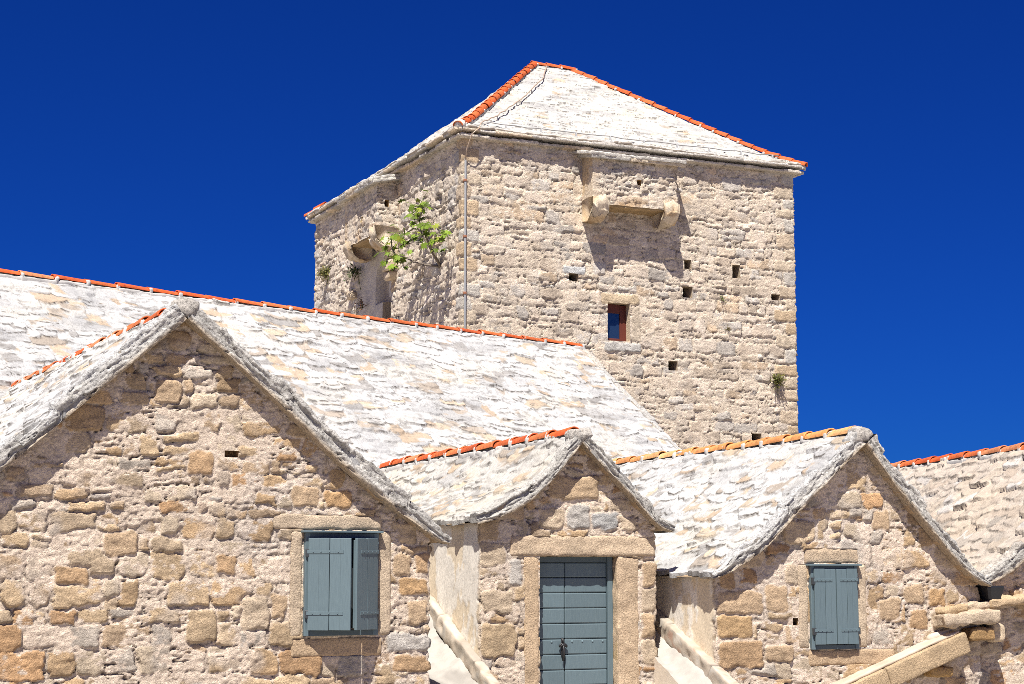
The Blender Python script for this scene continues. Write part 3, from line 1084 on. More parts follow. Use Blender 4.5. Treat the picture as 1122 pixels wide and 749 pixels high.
# ------------------------------------------------------------------ small house with the door (middle)
P2 = [(-1.225, 2.45), (-1.20, 2.456), (-.911, 2.53), (-.576, 2.717), (-.312, 2.963), (.02, 3.365), (.235, 3.15), (.703, 2.694), (.939, 2.45), (1.14, 2.38)]
GB = (0.49, 0.38, 0.265)
d2 = [(-.79, .985, 2.108, 2.335, TN1, -.03), (-.625, -.44, .02, 2.105, TN1, -.03), (.50, .775, .02, 2.105, TN1, -.03),
      (-.33, .28, 2.74, 3.00, (0.45, 0.33, 0.21), .03), (-.44, -.14, 2.42, 2.64, TN1, .02), (-.12, .16, 2.43, 2.66, (0.43, 0.40, 0.36), .022),
      (.19, .53, 2.41, 2.60, (0.40, 0.39, 0.37), .024), (.55, .75, 2.40, 2.56, TN1, .02), (.42, .68, 2.62, 2.75, TN1, .018),
      (.82, .98, 1.78, 2.04, OC1, .016), (.82, .98, 1.50, 1.75, TN1, .014), (.82, .98, 1.2, 1.46, OC1, .016), (.82, .98, .9, 1.17, TN1, .016),
      (-1.13, -.85, 2.02, 2.25, TN1, .012), (-.80, -.66, 1.80, 2.06, GR1, .016), (-1.12, -.72, 1.02, 1.38, (0.44, 0.33, 0.21), .022),
      (-1.12, -.76, 1.50, 1.72, TN1, .02)]
house2 = gable_house('gabled_house', (0.713, 19.4, 0), 22.0,
                     'small middle gabled stone house with a planked blue-grey door', P2, (-1.143, 0.99), 6.6, 0.14, 23, 0.0135,
                     'plaster', [(-.452, .514, 0.0, 2.11, 0.22, None, (0.46, 0.34, 0.2))], d2, SL_H2, TER, 7.2, 0.03,
                     limes=(0.7, 0.1), visible_slopes=(1, 0))
ashlar('door_lintel', house2, (-.79, -.018, 2.108), (.985, .16, 2.335), GB, 3)
ashlar('door_jamb', house2, (-.625, -.012, 0.0), (-.448, .19, 2.105), (0.47, 0.35, 0.23), 4)
ashlar('door_jamb', house2, (.511, -.012, 0.0), (.775, .19, 2.105), (0.49, 0.37, 0.25), 5)
ashlar('door_step', house2, (-.60, -.32, 0.0), (.72, .2, 0.12), (0.45, 0.40, 0.34), 6)
a = Acc()
yb = 0.15
B = lambda lo, hi, col, r=0.005: rbox(a, lo, hi, res=9, r=r, col=col)
B((-.446, yb - .01, .12), (-.425, yb + .06, 2.105), PAINT_D)
B((.445, yb - .03, .12), (.509, yb + .06, 2.105), PAINT)
B((-.424, yb - .012, 2.04), (.444, yb + .06, 2.105), PAINT_D)
z = 2.035
i = 0
hts = [0.165] + [0.170] * 14
for hgt in hts:
    z1_ = z - hgt
    if z1_ < 0.13:
        break
    for (xa, xb) in ((-.424, -.075), (-.070, .444)):
        tone = 1 + 0.06 * math.sin(7 * i + (3 if xa > -.2 else 0))
        B((xa, yb, z1_ + 0.004), (xb, yb + .04, z), np.array(PAINT) * tone, 0.012)
    z = z1_
    i += 1
B((-.42, yb + .035, .125), (.44, yb + .055, 2.04), (0.02, 0.025, 0.03))
for j in range(7):
    x = -.36 + j * 0.125
    rbox(a, (x - .011, yb - .008, 1.153), (x + .011, yb + .01, 1.175), res=9, r=0.006, col=np.array(PAINT) * 1.5)
door = a.build('door', M_PAINT, house2, smooth=False)
k = Acc()
tube(k, [(-.107, yb - .004, 1.20), (-.107, yb - .03, 1.185), (-.107, yb - .034, 1.15)], [0.012, .016, .012], col=(.02, .02, .022))
rbox(k, (-.122, yb - .02, 1.0), (-.092, yb + .004, 1.205), res=9, r=0.008, col=(.02, .02, .022))
tube(k, [(-.107 + .05 * math.cos(t), yb - .03, 1.10 + .045 * math.sin(t)) for t in np.linspace(math.pi * .1, math.pi * .9, 9)], .009, col=(.02, .02, .022))
tube(k, [(-.107, yb - .03, 1.145), (-.10, yb - .04, 1.06), (-.107, yb - .03, .955)], [.011, .014, .012], col=(.02, .02, .022))
tube(k, [(-.15, yb - .03, 1.105), (-.107, yb - .035, 1.135), (-.06, yb - .03, 1.105)], [.01, .013, .01], col=(.02, .02, .022))
k.build('door_knocker', M_IRON, door)

# ------------------------------------------------------------------ right house with closed shutters
P3 = [(-1.60, 1.862), (-1.409, 1.915), (-.983, 2.15), (-.592, 2.52), (.009, 3.065), (.381, 3.385), (.811, 2.863), (1.302, 2.329), (1.701, 1.93), (1.882, 1.82), (2.03, 1.76)]
WS3 = [('window_lintel', -.37, .345, 2.028, 2.20, GB), ('window_jamb', -.46, -.325, 1.08, 2.022, TN1), ('window_jamb', .305, .44, 1.08, 2.022, TN1),
       ('window_sill', -.34, .80, .885, 1.07, OC1)]
d3 = [*[(q[1], q[2], q[3], q[4], q[5], -.03) for q in WS3],
      (-1.48, -.92, 1.48, 1.72, OC1, .022), (-1.48, -1.05, 1.22, 1.45, (0.46, 0.31, 0.165), .022), (-1.48, -.92, .90, 1.17, OC2, .024),
      (-.86, -.60, 1.50, 1.78, OC1, .018), (-1.45, -1.26, 1.76, 1.92, OC2, .02), (-.62, -.47, 1.80, 2.02, TN1, .016), (-.88, -.55, .95, 1.12, OC1, .02),
      (.55, .75, 2.42, 2.62, OC1, .02), (1.0, 1.25, 1.28, 1.5, OC2, .022), (.60, .90, 1.40, 1.62, OC1, .02), (.95, 1.2, 1.58, 1.78, OC1, .018),
      (1.28, 1.5, 1.55, 1.75, (0.45, 0.29, 0.15), .02), (1.3, 1.55, 1.27, 1.48, TN1, .02)]
house3 = gable_house('gabled_house', (3.628, 19.7, 0), 21.5,
                     'right gabled stone house with one small window behind closed shutters', P3, (-1.5, 1.97), 6.6, 0.165, 37, 0.0135,
                     'plaster', [(-.27, .25, 1.13, 1.95, 0.12, None, None), (-.535, -.465, 1.33, 1.42, 0.12, (0.05, 0.035, 0.02), (0.30, 0.2, 0.1))],
                     d3, SL, OCH, 7.6, 0.03, limes=(0.85, 0.15), tile_ln=0.48, visible_slopes=(1, 0))
w3 = shuttered_window(house3, -.317, .297, 1.073, 2.0, True, 'closed', WS3)

# ------------------------------------------------------------------ far right house (mostly its roof slope)
P4 = [(-.22, 1.74), (-.06, 1.79), (.13, 1.86), (.37, 2.02), (1.05, 2.72), (1.73, 3.43), (2.5, 2.65), (3.4, 1.8)]
house4 = gable_house('gabled_house', (5.67, 20.72, 0), 10.0,
                     'far right gabled stone house, beige slab roof cut by the picture edge', P4, (-.30, 3.3), 7.0, 0.165, 53, 0.016,
                     'rubble', [], [], SL_H4, TER, 9.0, 0.06, limes=(0.35, 0.3), visible_slopes=(1, 0))

# ------------------------------------------------------------------ long main building behind the gables
ML = 21.0
pit = math.radians(41)
root = empty('long_house', (1.438, 34.7, 0), math.radians(44.27))
tag(root, 'long stone building with the big whitewashed slab roof below the tower', 'building')
RUNM = 5.6
zr = 6.40
Pm = [(0, zr - .12), (-RUNM, zr - .12 - RUNM * math.tan(pit))]
PmB = [(0, zr - .12), (RUNM, zr - .12 - RUNM * math.tan(pit))]


def slope_obj(pf, ys, seed, res):
    """main roof: profile lives in (y,z) and sweeps along x, so build it turned by a quarter"""
    rf = roof_slope('roof', pf, ys, 0.12, SL_MAIN, seed, res, M_ROOF, root, eave_th=0.06)
    return rf


# profile x -> local -y ; sweep y -> local x   (quarter turn about z)
fr = slope_obj([(-p[0] * -1, p[1]) for p in Pm], lin(-ML, 0, 0.021), 71, 0.021)
bk = slope_obj(PmB, lin(-ML, 0, 0.12), 72, 0.12)
for o in (fr, bk):
    me = o.data
    co = np.empty(len(me.vertices) * 3, np.float32)
    me.vertices.foreach_get('co', co)
    co = co.reshape(-1, 3)
    nc = np.stack([co[:, 1], co[:, 0], co[:, 2]], 1)      # mirrored swap; faces are flipped back below
    me.vertices.foreach_set('co', nc.ravel())
    me.flip_normals()
rng = np.random.RandomState(5)
ridge_tiles(fr, (-ML, 0, zr + .0), (-0.02, 0, zr + .0), rng, TER, r=0.068, ln=0.56, lump=1.15)
a = Acc()
slab_row(a, (0.0, -.05, zr - .14), (0.0, -RUNM, zr - .14 - (RUNM - .05) * math.tan(pit)), (1, 0, 0), (0, -math.sin(pit), math.cos(pit)),
         -.02, 0.095, 0.12, 0.03, rng, lime=1.0, ln=(0.35, 0.9), layers=1, tilt=0.02, jit=0.07, grey=(0.36, 0.34, 0.31))
a.build('verge', M_SLAB, fr)
zb = zr - .15 - RUNM * math.tan(pit)
cor = [(-ML + .2, -RUNM + .35), (-.3, -RUNM + .35), (-.3, RUNM - .35), (-ML + .2, RUNM - .35), (-ML + .2, -RUNM + .35)]


def topm(sg, s):
    if sg in (0, 2):
        return zb + 0.2
    y = -RUNM + .35 + s if sg == 1 else RUNM - .35 - s
    return zr - .14 - abs(y) * math.tan(pit)


wall_strip('walls', cor, [lin(0, ML - .5, 0.3), lin(0, 2 * RUNM - .7, 0.08), lin(0, ML - .5, 0.3), lin(0, 2 * RUNM - .7, .3)],
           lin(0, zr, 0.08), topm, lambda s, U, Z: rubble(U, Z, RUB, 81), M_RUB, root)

# ------------------------------------------------------------------ tower
tower = empty('stone_tower', (-1.175, 40.0, 0), math.radians(24.5))
tag(tower, 'tall square stone tower with a pyramid slab roof and red hip tiles', 'tower')
TX, TY, TZ = 9.31, 11.15, 12.12
zt = seq(lin(0, 4.4, 0.25), lin(4.4, TZ, 0.026))
d_t = []
rq = np.random.RandomState(3)
oF = TY                                     # u offset of the front face (left face comes first)
z = 4.6
i = 0
QC = [(0.50, 0.38, 0.25), (0.52, 0.43, 0.32), (0.50, 0.40, 0.29), (0.49, 0.45, 0.39)]
while z < 11.9:
    hgt = rq.uniform(0.24, 0.42)
    a_, b_ = (0.62, 0.34) if i % 2 else (0.34, 0.62)
    d_t.append((oF + TX - a_ * rq.uniform(.8, 1.1), oF + TX - .02, z, z + hgt - .04, QC[rq.randint(4)], .03))
    d_t.append((oF - b_ * .5, oF + a_ * .7 * rq.uniform(.8, 1.1), z + .1, z + hgt + .06, QC[rq.randint(4)], .024))
    z += hgt
    i += 1
d_t += [(oF + 3.66, oF + 4.72, 8.37, 8.60, (0.52, 0.41, 0.275), .02), (oF + 3.75, oF + 4.75, 7.20, 7.41, (0.46, 0.44, 0.40), .035),
        (oF + 4.52, oF + 4.75, 7.45, 8.3, (0.5, 0.42, 0.32), .015), (oF + 2.65, oF + 3.25, 9.02, 9.2, (0.5, 0.5, 0.48), .03)]
DK, RV = (0.03, 0.026, 0.022), (0.40, 0.32, 0.23)
hl = [(1, 3.832, 4.462, 7.429, 8.353, 0.30, None, (0.52, 0.42, 0.30))]
for (x, zz, w_, h_) in ((2.918, 8.924, .24, .2), (6.108, 9.47, .22, .22), (7.518, 9.385, .24, .34), (6.097, 8.776, .28, .28), (8.679, 8.805, .26, .17),
                        (5.653, 6.898, .25, .25), (8.026, 5.186, .28, .24)):
    hl.append((1, x - w_ / 2, x + w_ / 2, zz - h_ / 2, zz + h_ / 2, 0.4, DK, RV))
# left face, seg 0 runs from y=TY to y=0
hl.append((0, TY - 5.75, TY - 4.75, 8.10, 8.98, 0.45, DK, (0.5, 0.40, 0.28)))


def tstyle(segi, UU, ZZ):
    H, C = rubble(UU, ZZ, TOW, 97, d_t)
    # white weathered limestone look of the left face, stronger relief
    t = sstep(oF + .05, oF - .4, UU)
    H = H * (1 + 0.7 * t)
    C = mix(C, C * np.array((1.03, 1.04, 1.06)), t[..., None])
    # lime rendered patch under the left box, with an arched blocked door
    y = oF - UU
    b = sstep(-.12, .1, 1.35 - np.abs(y - 6.25) + .12 * fbm(UU * 3, ZZ * 3, 5, 3)) * sstep(10.75, 10.55, ZZ) * sstep(7.6, 8.2, ZZ + .3 * fbm(UU * 2, ZZ, 6, 3))
    b = b * (UU < oF)
    H = mix(H, -0.13 + 0.012 * fbm(UU * 4, ZZ * 4, 9, 4), b)
    C = mix(C, np.ones_like(C) * np.array((0.58, 0.52, 0.45)) * (1 + .1 * fbm(UU * 3, ZZ * 3, 8, 4))[..., None], b[..., None])
    dy = np.abs(y - 5.75)
    ar = (dy < 0.52) & (ZZ > 8.95) & (np.where(ZZ > 9.55, np.hypot(dy, ZZ - 9.55) < 0.52, True)) & (UU < oF)
    H = np.where(ar, H - 0.28, H)
    C = np.where(ar[..., None], np.array((0.50, 0.42, 0.33)) * np.ones_like(C), C)
    return H, C


wall_strip('walls', [(0, TY), (0, 0), (TX, 0), (TX, TY), (0, TY)],
           [seq(lin(0, .3, .03), lin(.3, TY, 0.032)), lin(0, TX, 0.0255), seq(lin(0, .4, .03), lin(.4, TY, .25)), lin(0, TX, .25)],
           zt, lambda a, b: TZ, tstyle, M_TOW, tower, holes=hl)

# pyramid roof: four planes with a short ridge
OV = 0.22
zE = 12.13
R0, R1 = np.array([4.45, 5.45, 15.85]), np.array([5.62, 5.45, 15.85])
E_ = [np.array([-OV, -OV, zE]), np.array([TX + OV, -OV, zE]), np.array([TX + OV, TY + OV, zE]), np.array([-OV, TY + OV, zE])]


def roof_plane(name, quad, seed, res, mat, parent, sag=0.0):
    """quad: eave A, eave B, ridge C, ridge D"""
    A, B, C, D = quad
    e = (B - A) / np.linalg.norm(B - A)
    d = (C - A) - e * ((C - A) @ e)
    L = np.linalg.norm(d)
    d = d / L
    n_ = np.cross(e, d)
    us, ws = lin(0, np.linalg.norm(B - A), res), lin(0, L, res)
    ca, da = (C - A) @ e, (D - A) @ e
    T_ = np.linspace(0, 1, len(ws))
    left, right = da * T_, us[-1] + (ca - us[-1]) * T_
    t = np.linspace(0, 1, len(us))
    UU = left[None, :] + (right - left)[None, :] * t[:, None]
    WW = np.broadcast_to(ws[None, :], UU.shape)
    H, Cc = slabs(UU, WW, SL_TOWER, seed)
    kick = 0.16 * sstep(1.1, 0.0, WW) ** 2 - 0.05 * np.sin(np.pi * T_)[None, :]
    P = A + e * UU[..., None] + d * WW[..., None] + n_ * H[..., None]
    P[..., 2] += kick - sag
    ac = Acc()
    ac.add(P.reshape(-1, 3), grid_faces(*UU.shape), Cc.reshape(-1, 3))
    # eave underside closing the slab edge
    lo = P[:, 0].copy()
    lo[:, 2] -= 0.05
    m = len(lo)
    inn = lo - e[None, :] * 0 + np.array([-n_[0], -n_[1], 0]) / np.hypot(n_[0], n_[1]) * 0.5
    ix = np.arange(m - 1)
    ac.add(np.concatenate([P[:, 0], lo, inn]), np.concatenate([np.stack([ix + m, ix + m + 1, ix + 1, ix], 1), np.stack([ix + 2 * m, ix + 2 * m + 1, ix + m + 1, ix + m], 1)]),
           (0.42, 0.36, 0.29))
    return ac.build(name, mat, parent)


tf = roof_plane('roof', (E_[0], E_[1], R1, R0), 91, 0.030, M_ROOF, tower)
tl = roof_plane('roof', (E_[3], E_[0], R0, R0), 92, 0.045, M_ROOF, tower)
roof_plane('roof', (E_[1], E_[2], R1, R1), 93, 0.10, M_ROOF, tower)
roof_plane('roof', (E_[2], E_[3], R0, R1), 94, 0.10, M_ROOF, tower)
up = np.array([0, 0, .10])
rng = np.random.RandomState(12)
k0 = E_[0] + np.array([.05, .05, .20])


def hip_line(Ea, Rb):
    """hip follows the kicked eave: two straight runs"""
    d = (Rb - Ea)
    m = Ea + d * 0.16
    return Ea + np.array([0, 0, .17]), m + np.array([0, 0, .04]), Rb + np.array([0, 0, .03])


for Ea, Rb, rr_, dz_ in ((E_[0], R0, .118, 0), (E_[1], R1, .105, -.03)):
    a0, a1, a2 = hip_line(Ea, Rb)
    dz_ = np.array([0, 0, dz_])
    ridge_tiles(tf, a0 + dz_, a1 + dz_, rng, TER[1:3], r=rr_, ln=0.42, lump=0.5, mortar=(0.48, 0.46, 0.43))
    ridge_tiles(tf, a1 + dz_, a2 + dz_, rng, TER[1:3], r=rr_, ln=0.42, lump=0.5, mortar=(0.48, 0.46, 0.43))
ridge_tiles(tf, R0 + np.array([-.05, 0, .02]), R1 + np.array([.1, 0, .02]), rng, TER[1:3], r=0.11, ln=0.42, lump=0.5)
a0, a1, a2 = hip_line(E_[3], R0)
ridge_tiles(tl, a0 - np.array([0, 0, .04]), a0 + (a2 - a0) * .09 - np.array([0, 0, .04]), rng, TER[1:3], r=0.10, ln=0.42, lump=0.5)
cp = Acc()
rbox(cp, tuple(E_[0] + np.array([-.06, -.06, .10])), tuple(E_[0] + np.array([.24, .24, .36])), res=.05, r=.12, amp=.02, nsc=7, col=(.62, .58, .52), seed=4)
cp.build('hip_end_stone', M_SLAB, tf)
# slab eaves, two layers with a dark gap between
a = Acc()
slab_row(a, (-.2, -.02, zE - .02), (TX + .2, -.02, zE - .02), (0, -1, 0), (0, 0, 1), -.035, .030, .4, .16, rng, lime=.5, ln=(.4, .9), layers=1, tilt=.012, jit=.03, grey=(.55, .49, .41))
slab_row(a, (-.2, -.02, zE + .02), (TX + .2, -.02, zE + .02), (0, -1, 0), (0, 0, 1), .066, .120, .4, .245, rng, lime=1, ln=(.4, .9), layers=1, tilt=.012, jit=.03, grey=(.60, .56, .50))
a.build('eave_slabs', M_SLAB, tf)
a = Acc()
slab_row(a, (-.02, TY + .2, zE - .02), (-.02, -.2, zE - .02), (-1, 0, 0), (0, 0, 1), -.035, .030, .4, .16, rng, lime=.4, ln=(.4, .9), layers=1, tilt=.012, jit=.04, grey=(.52, .47, .40))
slab_row(a, (-.02, TY + .2, zE + .02), (-.02, -.2, zE + .02), (-1, 0, 0), (0, 0, 1), .066, .120, .4, .245, rng, lime=.9, ln=(.4, .9), layers=1, tilt=.012, jit=.05, grey=(.56, .52, .46))
a.build('eave_slabs', M_SLAB, tl)


def corbel(acc, M, w, depth, hgt, seed, col):
    """quarter-round stone console: local x across, y out of the wall, z up (top at 0)"""
    n1, n2 = 18, 12
    prof = [(0.0, 0.0), (depth * .5, 0.0), (depth, 0.0)]
    for t in np.linspace(0, math.pi / 2, n1):
        prof.append((depth * (0.45 + 0.55 * math.cos(t)), -hgt * (0.35 + 0.65 * math.sin(t))))
    prof.append((0.0, -hgt))
    prof = np.array(prof)
    m = len(prof)
    xs = np.linspace(0, w, n2)
    V = np.array([[x, p[0], p[1]] for x in xs for p in prof])
    edge = np.array([min(x, w - x) for x in xs for _ in prof])
    shr = 1 - 0.06 * sstep(0.06, 0, edge)
    V[:, 1] *= shr
    V[:, 2] *= shr
    nv = fbm3(V * 7 + seed, 3)
    V = V + 0.08 * np.stack([nv * 0.4, nv, nv], 1) * (V[:, 1:2] > 0.02)
    F = [[i * m + j, i * m + (j + 1) % m, (i + 1) * m + (j + 1) % m, (i + 1) * m + j] for i in range(n2 - 1) for j in range(m)]
    F.append(list(range(m)))
    F.append([(n2 - 1) * m + j for j in range(m)][::-1])
    C = np.array(col)[None, :] * (1 + .25 * fbm3(V * 6 + seed, 3))[:, None]
    C = mix(C, np.array((.44, .28, .13)) * np.ones_like(C), (sstep(.1, .6, fbm3(V * 4 + seed + 9, 3)) * .6)[:, None])
    acc.add(V @ M[:3, :3].T + M[:3, 3], F, np.clip(C, .05, .8))


def box_bay(O, ax, out, W_, D_, z0, z1, seed, name, corb, slab_over, holes=()):
    """small machicolation box on two consoles under the eave; its wall is rubble like the tower"""
    bay_r = None
    nrm = np.array(out)
    axv = np.array(ax)
    O = np.array(O, float)
    p = [O, O + nrm * D_, O + nrm * D_ + axv * W_, O + axv * W_]
    pts = [tuple(q[:2]) for q in p]
    zs = lin(z0, z1, 0.026)
    sA, sB = lin(0, D_, 0.03), lin(0, W_, 0.026)

    def st(segi, UU, ZZ):
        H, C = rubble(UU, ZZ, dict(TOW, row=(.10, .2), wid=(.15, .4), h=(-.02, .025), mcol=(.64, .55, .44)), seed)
        s = sstep(D_ + .35, D_ - .1, UU)
        H2, C2 = plaster(UU, ZZ, seed, c1=(.56, .46, .34), c2=(.52, .38, .22))
        s = s * 0.75
        lowr = sstep(.4, 0, ZZ - z0)[..., None] * sstep(-.1, .5, fbm(UU * 3, ZZ * 5, seed, 3))[..., None]
        C = mix(C, np.array((.50, .30, .12)) * np.ones_like(C), lowr * .6)
        return mix(H, H2, s), mix(C, C2, s[..., None])
    ragged = lambda segi, sloc, UU, ZZ: 0.0
    w = wall_strip('bay', pts, [sA, sB, sA], zs, lambda a, b: z1, st, M_TOW, tower, holes=holes)
    ac = Acc()                                           # floor of the box
    L_ = np.array([axv, nrm, (0, 0, 1.0)]).T
    M = frame4(axv, nrm, np.array([0, 0, 1.0]), O)
    if np.linalg.det(M[:3, :3]) < 0:
        M = frame4(-axv, nrm, np.array([0, 0, 1.0]), O + axv * W_)
    rbox(ac, (0.03, -.03, z0 - .05), (W_ - .03, D_ - .03, z0 + .05), res=.06, r=.03, amp=.02, nsc=6, M=M, col=(.36, .25, .13), seed=seed)
    ac.build('bay_floor', M_ASH, w)
    for j, (x0, cw, hh) in enumerate(corb):
        ac = Acc()
        Mc = M.copy()
        Mc[:3, 3] = M[:3, 3] + M[:3, 0] * x0 + np.array([0, 0, z0 + .15])
        corbel(ac, Mc, cw, D_ + .07, hh, seed + j, (.55, .46, .345))
        ac.build('corbel', M_ASH, w)
    ac = Acc()
    A_, B_ = O + nrm * 0.1 + axv * -slab_over[0], O + nrm * 0.1 + axv * (W_ + slab_over[1])
    A_, B_ = A_ + np.array([0, 0, z1]), B_ + np.array([0, 0, z1])
    upv = np.array([0, 0, 1.0]) * math.cos(.22) + nrm * math.sin(.22)
    outv = nrm * math.cos(.22) - np.array([0, 0, 1.0]) * math.sin(.22)
    slab_row(ac, A_, B_, outv, upv, .0, .15, .35, D_ + .08, np.random.RandomState(seed), lime=.9, ln=(.6, 1.1), layers=2, tilt=.01, jit=.05, grey=(.55, .52, .46))
    ac.build('bay_roof', M_SLAB, w)
    return w


# front box (x 3.15..5.50) and left-face box (y 4.2..8.0)
box_bay((3.18, 0, 0), (1, 0, 0), (0, -1, 0), 2.32, .58, 10.68, 11.90, 131, 'bay', [(-.06, .44, .50), (1.90, .44, .54)], (.12, .15),
        holes=[(1, 1.18, 1.32, 11.22, 11.34, .25, DK, (.45, .28, .12))])
box_bay((0, 6.75, 0), (0, -1, 0), (-1, 0, 0), 2.5, .60, 10.50, 11.90, 137, 'bay', [(-.05, .55, .55), (1.97, .55, .5)], (.15, .2),
        holes=[(1, 1.3, 1.45, 10.95, 11.1, .25, DK, (.45, .35, .2)), (2, .2, .32, 11.18, 11.36, .25, DK, (.45, .3, .15))])

# broken stone cheek and low stub stones under the left box
rng2 = np.random.RandomState(8)
for (yy, zz, l, h_, dd) in ((4.45, 10.0, .5, .22, .2), (4.5, 9.72, .55, .26, .26), (4.55, 9.45, .42, .2, .22), (7.75, 9.4, .3, .2, .15)):
    ac = Acc()
    rbox(ac, (-dd, yy - l / 2, zz - h_ / 2), (.1, yy + l / 2, zz + h_ / 2), res=.05, r=.05, amp=.03, nsc=6, col=(.56, .45, .32), seed=rng2.randint(99))
    ac.build('projecting_stone', M_ASH, tower)

# tower window
a = Acc()
x0, x1, z0, z1 = 3.832, 4.462, 7.429, 8.353
yy = 0.20
RB = (0.115, 0.030, 0.015)
for lo, hi in (((x0 - .05, yy, z0), (x0 + .06, yy + .07, z1)), ((x1 - .17, yy, z0), (x1 + .05, yy + .07, z1)),
               ((x0 + .06, yy, z1 - .20), (x1 - .17, yy + .07, z1 + .02)), ((x0 + .06, yy, z0 - .02), (x1 - .17, yy + .07, z0 + .10))):
    rbox(a, lo, hi, res=9, r=.008, col=RB)
tw = a.build('window', M_WOOD, tower, smooth=False)
a = Acc()
rbox(a, (x0 + .05, yy + .03, z0 + .09), (x1 - .16, yy + .045, z1 - .19), res=9, r=.002, col=(.1, .1, .1))
a.build('pane', M_GLASS, tw, smooth=False)
a = Acc()
rbox(a, (x0 - .02, yy + .08, z0 - .05), (x1 + .02, yy + .12, z1 + .05), res=9, r=.002, col=(.02, .02, .02))
a.build('window_back', M_WOOD, tw, smooth=False)

# lightning conductor: down the hip, over the eave and down the wall
a = Acc()
hp = []
ZC = (.27, .275, .28)
rg = np.random.RandomState(2)


def on_front(x, t):
    """a point just above the front roof plane at height fraction t"""
    y = -OV + (R0[1] + OV) * t
    zz_ = zE + (R0[2] - zE) * t + .10 + (.16 * (1 - min(t * 5.7, 1)) ** 2)
    return np.array([x, y - .02, zz_])


pts = [on_front(4.75, .97), on_front(4.2, .80), on_front(3.3, .60), on_front(2.35, .40), on_front(1.3, .2), on_front(.55, .07)]
dense = []
for p, q in zip(pts[:-1], pts[1:]):
    for t in np.linspace(0, 1, 6)[:-1]:
        dense.append(p * (1 - t) + q * t + rg.uniform(-.02, .02, 3))
dense += [pts[-1], np.array([.30, -.30, zE + .16]), np.array([.10, -.34, zE - .02]), np.array([.045, -.16, zE - .35]), np.array([.045, -.07, zE - .6])]
tube(a, dense, .016, 6, (.40, .30, .22))
rbox(a, (.022, -.085, 3.0), (.070, -.072, zE - .55), res=9, r=.003, col=ZC)
for zz in np.arange(4.3, 11.9, 1.35):
    rbox(a, (.012, -.095, zz - .03), (.08, .02, zz + .03), res=9, r=.006, col=(.30, .13, .07))
ed = [on_front(.55, .07) + rg.uniform(-.01, .01, 3)]
for x in np.linspace(.8, 9.0, 26):
    p = on_front(x, .075)
    p[2] += rg.uniform(.0, .035)
    ed.append(p)
tube(a, ed, .013, 6, (.28, .27, .26))
for x in np.linspace(1.2, 8.8, 9):
    p = on_front(x, .075)
    rbox(a, (p[0] - .012, p[1] - .05, p[2] - .12), (p[0] + .012, p[1] + .012, p[2] + .03), res=9, r=.004, col=(.4, .4, .4))
for k_ in range(1, len(pts) - 1):
    p = pts[k_]
    rbox(a, tuple(p - np.array([.012, .012, .14])), tuple(p + np.array([.012, .012, .02])), res=9, r=.004, col=(.4, .38, .36))
a.build('lightning_conductor', M_ZINC, tower)

# ------------------------------------------------------------------ plants on the tower walls
def tower_world(x, y, z):
    t = math.radians(24.5)
    return (-1.175 + x * math.cos(t) - y * math.sin(t), 40.0 + x * math.sin(t) + y * math.cos(t), z)


LEAF_O = []
for (an, r_) in ((-90, .12), (-55, .55), (-30, .42), (-5, .85), (22, .45), (50, .95), (72, .5), (90, 1.05), (108, .5), (130, .95), (158, .45), (185, .85), (210, .42), (235, .55)):
    LEAF_O.append((r_ * math.cos(math.radians(an)) * .62, r_ * math.sin(math.radians(an)) * .62 + .35))


def leaf(acc, p, nrm, up_, size, col, shape=LEAF_O, fold=.25):
    nrm = nrm / np.linalg.norm(nrm)
    s = np.cross(up_, nrm)
    s /= np.linalg.norm(s)
    u_ = np.cross(nrm, s)
    V = [p + u_ * .35 * size]
    for (x, y) in shape:
        V.append(p + s * x * size + u_ * y * size - nrm * fold * abs(x) * size)
    m = len(shape)
    acc.add(V, [[0, 1 + i, 1 + (i + 1) % m] for i in range(m)], col)


def fig():
    r = np.random.RandomState(21)
    root = empty('fig_plant', tower_world(0, 1.35, 9.2), math.radians(24.5))
    tag(root, 'young fig bush with bright green lobed leaves rooted in the tower wall', 'plant')
    br, lf = Acc(), Acc()
    ends = []
    # branches in tower axes relative to the root: -x out of the wall, +y to the left in the picture
    for pts in ([(0, 0, 0), (-.18, .12, .45), (-.30, .42, .95), (-.38, .55, 1.25), (-.40, .45, 1.5)],
                [(0, 0, 0), (-.25, .0, .4), (-.42, .2, .8), (-.5, .15, 1.15), (-.48, -.05, 1.42)],
                [(0, 0, 0), (-.3, -.18, .3), (-.45, -.45, .55), (-.5, -.75, .62), (-.5, -.95, .55)],
                [(0, 0, 0), (-.25, .35, .08), (-.42, .7, .2), (-.6, .95, .36), (-.7, 1.2, .40)],
                [(-.30, .42, .95), (-.4, .8, 1.05), (-.5, 1.15, .95)],
                [(-.7, 1.2, .40), (-.75, 1.35, .6), (-.75, 1.4, .85)],
                [(-.25, .0, .4), (-.5, -.2, .75), (-.6, -.35, .9)]):
        pts = np.array(pts, float)
        tube(br, pts, np.linspace(.032, .012, len(pts)), 6, (.17, .14, .11))
        for q in pts[2:]:
            ends.append((q, .5))
        ends.append((pts[-1], 1.0))
        ends.append((pts[-1], 1.0))
    for q, wgt in ends:
        for _ in range(int(5.4 * wgt)):
            p = q + r.normal(0, .13, 3)
            p[0] = min(p[0], -.12)
            nn = np.array([-.5 + r.normal(0, .45), -.45 + r.normal(0, .45), .6 + r.normal(0, .35)])
            tube(br, [q, (q + p) / 2 + np.array([0, 0, .03]), p], .006, 4, (.2, .25, .06))
            g = np.array((.11, .165, .014)) * r.uniform(.45, 1.4)
            if r.rand() < .15:
                g = np.array((.20, .23, .025))
            leaf(lf, p, nn, np.array([r.normal(0, .5), r.normal(0, .5), -1.0]), r.uniform(.17, .28), g)
    br.build('branches', M_BARK, root)
    lf.build('leaves', M_LEAF, root, smooth=False)


fig()


